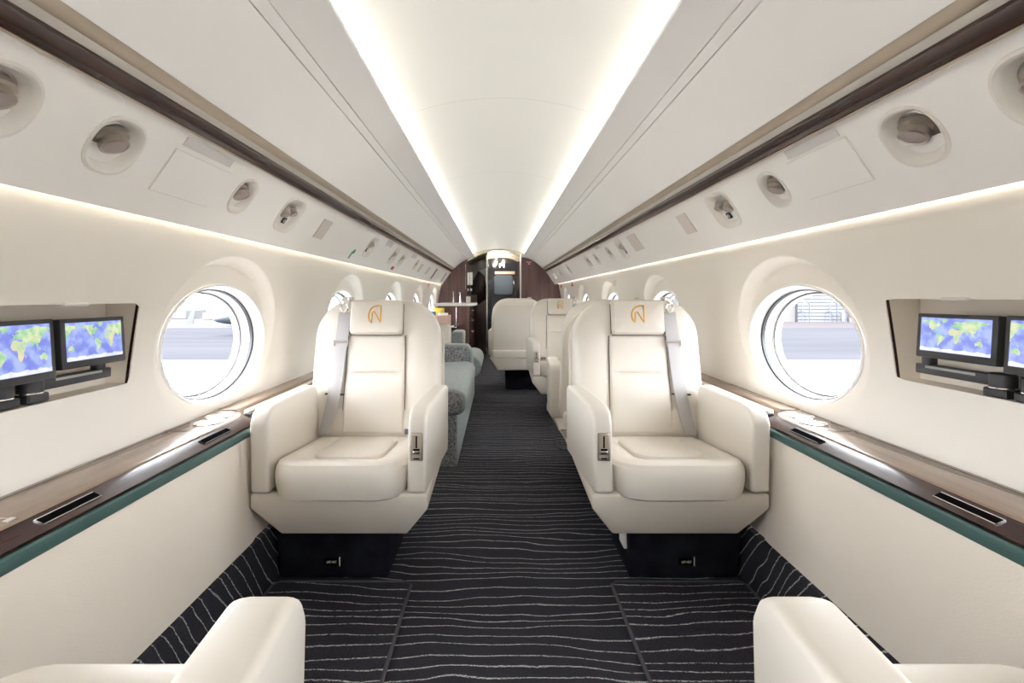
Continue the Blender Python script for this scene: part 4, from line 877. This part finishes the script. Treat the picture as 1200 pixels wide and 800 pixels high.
# galley counter with drawers
gl = thing('galley_cabinet', 'dark wood galley cabinet with white counter and drawers at the far left', 'cabinet', (-0.75, 7.6, 0))
GO = Vector((-0.75, 7.6, 0)); TG = lambda c: c - GO
bm = NB(); box(bm, -0.88, -0.455, 7.0, 8.14, 0.0, 0.93, 0.004, 1, TG); obj('body', bm, M['wood_red'], gl)
bm = NB(); box(bm, -0.98, -0.385, 6.93, 8.15, 0.93, 0.965, 0.008, 2, TG); obj('countertop', bm, M['paper'], gl)
for k, (z0, z1) in enumerate(((0.78, 0.92), (0.62, 0.77), (0.44, 0.61), (0.06, 0.43))):
    bm = NB(); box(bm, -0.456, -0.440, 7.04, 8.15, z0, z1, 0.003, 1, TG); dr = obj('drawer', bm, M['wood'], gl)
    bm = NB(); zc = (z0 + z1) / 2; tube(bm, [TG(Vector(p)) for p in ((-0.44, 7.45, zc), (-0.415, 7.46, zc), (-0.415, 7.64, zc), (-0.44, 7.65, zc))], 0.007); obj('handle', bm, M['chrome'], dr)
for k, (x0, x1) in enumerate(((-0.87, -0.76), (-0.75, -0.64), (-0.63, -0.475))):
    bm = NB(); box(bm, x0, x1, 6.985, 7.002, 0.06, 0.91, 0.003, 1, TG); obj('door', bm, M['wood_red'], gl)
bm = NB(); tube(bm, [TG(Vector(p)) for p in ((-0.645, 6.985, 0.55), (-0.645, 6.965, 0.56), (-0.645, 6.965, 0.90), (-0.645, 6.985, 0.91))], 0.007); obj('chrome_pull', bm, M['chrome'], gl)
bm = NB(); tube(bm, [(-0.66, 7.9, 0.966), (-0.66, 7.9, 1.12), (-0.66, 7.86, 1.15), (-0.66, 7.80, 1.13)], 0.010); lathe(bm, [(0.022, 0.966), (0.022, 0.975), (0.0, 0.975)], 16, lambda v: v + Vector((-0.66, 7.9, 0)))
tag(obj('tap', bm, M['chrome'], None), 'slim chrome tap on the white galley counter', 'tap')
bm = NB(); lathe(bm, [(0, 0.966), (0.03, 0.966), (0.035, 0.98), (0.033, 1.07), (0.028, 1.07), (0.028, 0.98), (0, 0.975)], 20, lambda v: v + Vector((-0.50, 7.5, 0)))
tag(obj('cup', bm, M['bezel'], None), 'pale cup on the end of the white galley counter', 'cup')
for (x, y, z, m, l) in ((1.0, 6.75, 1.24, 'red', 'small red exit mark at the far right wall top, nearer one'), (1.0, 7.9, 1.245, 'red', 'small red exit mark at the far right wall top, farther one'), (-1.0, 6.75, 1.24, 'pinkred', 'small pale red exit mark at the far left wall top')):
    sg = 1 if x > 0 else -1; xx = wall_x(z) - 0.004
    bm = NB(); box(bm, *sorted((sg * xx, sg * (xx + 0.006))), y - 0.06, y + 0.06, z - 0.03, z + 0.03); tag(obj('exit_placard', bm, M[m], None, smooth=0), l, 'sign')
bm = NB(); xx = wall_x(1.20) - 0.002; box(bm, xx, xx + 0.004, 4.28, 4.42, 1.20, 1.212); box(bm, xx, xx + 0.004, 4.30, 4.40, 1.18, 1.192); box(bm, xx, xx + 0.004, 4.32, 4.38, 1.16, 1.172)
tag(obj('wall_placard', bm, M['grey_plate'], None, smooth=0), 'tiny grey lettering plate on the right wall before the second far window', 'sign')

# ------------------------------------------------------------------ outside: apron, hangar, aircraft, hills
TILT = 0.02
def gz(y): return -1.85 - TILT * y
def ground(name, y0, y1, m, dz=0, x=700):
    bm = NB(); bm.faces.new([bm.verts.new(p) for p in ((-x, y0, gz(y0) + dz), (x, y0, gz(y0) + dz), (x, y1, gz(y1) + dz), (-x, y1, gz(y1) + dz))]); return struct(name, bm, m, None, 0)
ground('ground', -60, 900, M['far_ground'], -0.10)
ground('apron_floor', -60, 26, M['concrete'], 0.0)
ground('taxiway_floor', 25.9, 66, M['asphalt'], -0.02)
bm = NB(); box(bm, 26, 120, 66, 82, gz(74) - 0.4, gz(74) + 0.12); struct('kerb_floor', bm, M['kerb'])
# hangar
hg = thing('hangar', 'pale grey hangar with horizontal siding beyond the right window', 'building', (80, 92, gz(86)))
bm = NB(); box(bm, -26, 40, -6, 20, -0.3, 16); obj('wall', bm, M['siding'], hg, smooth=0)
bm = NB()
for k in range(26): box(bm, -26.1, 40, -6.12, -5.98, k * 0.62, k * 0.62 + 0.50)
sd_ = obj('siding', bm, M['siding'], hg, smooth=0); sd_['kind'] = 'stuff'
bm = NB(); box(bm, -28, 42, -7, 21, 16, 16.6); obj('roof', bm, M['steel'], hg, smooth=0)
ax_ = thing('annex', 'white low annex building beside the grey hangar', 'building', (47, 92, gz(86)))
bm = NB(); box(bm, -12, 6.9, -5.5, 8, -0.3, 9); obj('wall', bm, M['annex'], ax_, smooth=0)
bm = NB(); box(bm, 1.2, 5.2, -5.6, -5.45, 5.0, 5.5); obj('sign_board', bm, M['steel'], ax_, smooth=0)
for i, x in enumerate((54.5, 59.4, 62.5)):
    t = thing('hoop_barrier', ['tall steel hoop barrier at the hangar corner', 'tall steel hoop barrier in the middle of the hangar front', 'tall steel hoop barrier among the white bollards'][i], 'barrier', (x, 84.5, gz(84.5)), 0, 'hoop barriers before the hangar')
    bm = NB(); tube(bm, [(-0.65, 0, 0), (-0.65, 0, 3.1), (-0.5, 0, 3.5), (-0.2, 0, 3.7), (0.2, 0, 3.7), (0.5, 0, 3.5), (0.65, 0, 3.1), (0.65, 0, 0)], 0.09, 6); obj('hoop', bm, M['steel'], t)
    bm = NB(); tube(bm, [(-0.65, 0, 1.6), (0.65, 0, 1.6)], 0.06, 6); obj('crossbar', bm, M['steel'], t)
for i, x in enumerate((60.3, 61.6, 63.4, 65.2)):
    bm = NB(); lathe(bm, [(0, 0), (0.3, 0), (0.3, 1.8), (0.2, 2.0), (0, 2.05)], 12, lambda v: v); o = obj('bollard', bm, M['annex'], None); o.location = (x, 83.5, gz(83.5)); tag(o, ['first', 'second', 'third', 'fourth'][i] + ' white bollard from the left before the hangar front', 'bollard', 'white bollards before the hangar')
# parked turboprop and jet seen through the left window
pl = thing('parked_aircraft', 'small white aircraft with grey belly and nose wheel parked outside the left window', 'aircraft', (-28.4, 47.6, gz(47.6)), math.radians(10)); pl.scale = (1.2, 1.2, 1.2)
ring = [(0.0, 0.02, 1.35), (0.35, 0.25, 1.38), (0.9, 0.48, 1.48), (1.6, 0.68, 1.60), (2.3, 0.80, 1.70), (3.2, 0.95, 1.85), (4.2, 1.0, 1.9), (9, 1.0, 1.9), (12, 0.6, 2.2), (14, 0.15, 2.5)]
def hull(m, lo, hi, name):
    bm = NB(); rows = []
    for x, r, zc in ring: rows.append([bm.verts.new((x, r * math.cos(lo + (hi - lo) * k / 14), zc + r * math.sin(lo + (hi - lo) * k / 14))) for k in range(15)])
    for A, C in zip(rows, rows[1:]):
        for k in range(14): bm.faces.new((A[k], A[k + 1], C[k + 1], C[k]))
    return obj(name, bm, m, pl)
hull(M['plane_white'], 0.15, PI - 0.15, 'upper_hull'); hull(M['plane_grey'], PI - 0.15, 2 * PI + 0.15, 'belly')
for yy in (-0.30, 0.30):
    bm = NB(); box(bm, 2.0, 2.55, yy - 0.24, yy + 0.24, 2.18, 2.46, 0.05, 2); obj('windscreen', bm, M['steel'], pl)
bm = NB(); tube(bm, [(2.1, 0, 0.28), (2.1, 0, 1.0)], 0.07); ng = obj('nose_gear', bm, M['steel'], pl)
bm = NB(); lathe(bm, [(0, -0.1), (0.28, -0.1), (0.30, 0), (0.28, 0.1), (0, 0.1)], 18, lambda v: Vector((2.1 + v.x, v.z, 0.30 + v.y))); obj('wheel', bm, M['device'], ng)
bm = NB(); box(bm, 5.2, 7.0, -7, 7, 2.7, 2.85, 0.05, 1); obj('wing', bm, M['plane_white'], pl)
bm = NB(); prism(bm, [(11.5, 2.3), (13.4, 5.0), (14.6, 5.0), (14.2, 2.5)], 'y', -0.08, 0.08); obj('tail_fin', bm, M['plane_white'], pl)
j = thing('parked_jet', 'distant white jet with red engine trim behind the small aircraft', 'aircraft', (-44, 76, gz(76)))
bm = NB(); rows = []
for x, r in ((0, 0.05), (1, 0.6), (3, 0.95), (9, 0.95), (12, 0.3)): rows.append([bm.verts.new((x, r * math.cos(2 * PI * k / 14), 1.9 + r * math.sin(2 * PI * k / 14))) for k in range(14)])
for A, C in zip(rows, rows[1:]):
    for k in range(14): bm.faces.new((A[k], A[(k + 1) % 14], C[(k + 1) % 14], C[k]))
obj('hull', bm, M['plane_white'], j)
bm = NB(); lathe(bm, [(0, 0), (0.45, 0), (0.5, 1.2), (0.3, 2), (0, 2)], 14, lambda v: Vector((2.5 + v.z, -1.3 + v.x, 2.4 + v.y))); obj('engine', bm, M['pinkred'], j)
bm = NB(); box(bm, 4, 6, -6, 6, 1.4, 1.55); obj('wing', bm, M['plane_white'], j)
bm = NB(); prism(bm, [(0, 0), (0.9, 2.2), (1.5, 2.2), (1.2, 0)], 'y', -0.1, 0.1); o = obj('tail_fin', bm, M['steel'], None, smooth=0); o.location = (-52.2, 80, gz(80)); tag(o, 'dark sloping tail fin at the far edge of the taxiway, left window', 'tail fin')
for nm2, x0, y, hs in (('hills', -420, 700, (8, 9, 12, 15, 13, 10, 11, 9, 8, 7, 7)),):
    bm = NB(); n = len(hs); X = [x0 - 420 + 95 * k for k in range(n)]
    A = [bm.verts.new((x, y, gz(y) - 2)) for x in X]; C = [bm.verts.new((x, y + 60, gz(y) + h * 1.0)) for x, h in zip(X, hs)]; D_ = [bm.verts.new((x, y + 150, gz(y) - 2)) for x in X]
    for k in range(n - 1): bm.faces.new((A[k], A[k + 1], C[k + 1], C[k])); bm.faces.new((C[k], C[k + 1], D_[k + 1], D_[k]))
    tag(obj('hill_ridge', bm, M['hill'], None), 'faint hazy hill ridge on the horizon in the left window', 'hill')
for i, (x, y, w_, h_) in enumerate(((-62, 110, 12, 1.5), (-84, 118, 14, 1.9), (-45, 112, 9, 1.2))):
    bm = NB(); box(bm, -w_ / 2, w_ / 2, 0, 8, 0, h_); o = obj('terminal_building', bm, M['annex'], None, smooth=0); o.location = (x, y, gz(y)); tag(o, ['pale low building behind the parked jet', 'pale low building at the far left of the left window', 'smallest pale building right of the parked jet'][i], 'building', 'pale buildings across the taxiway')
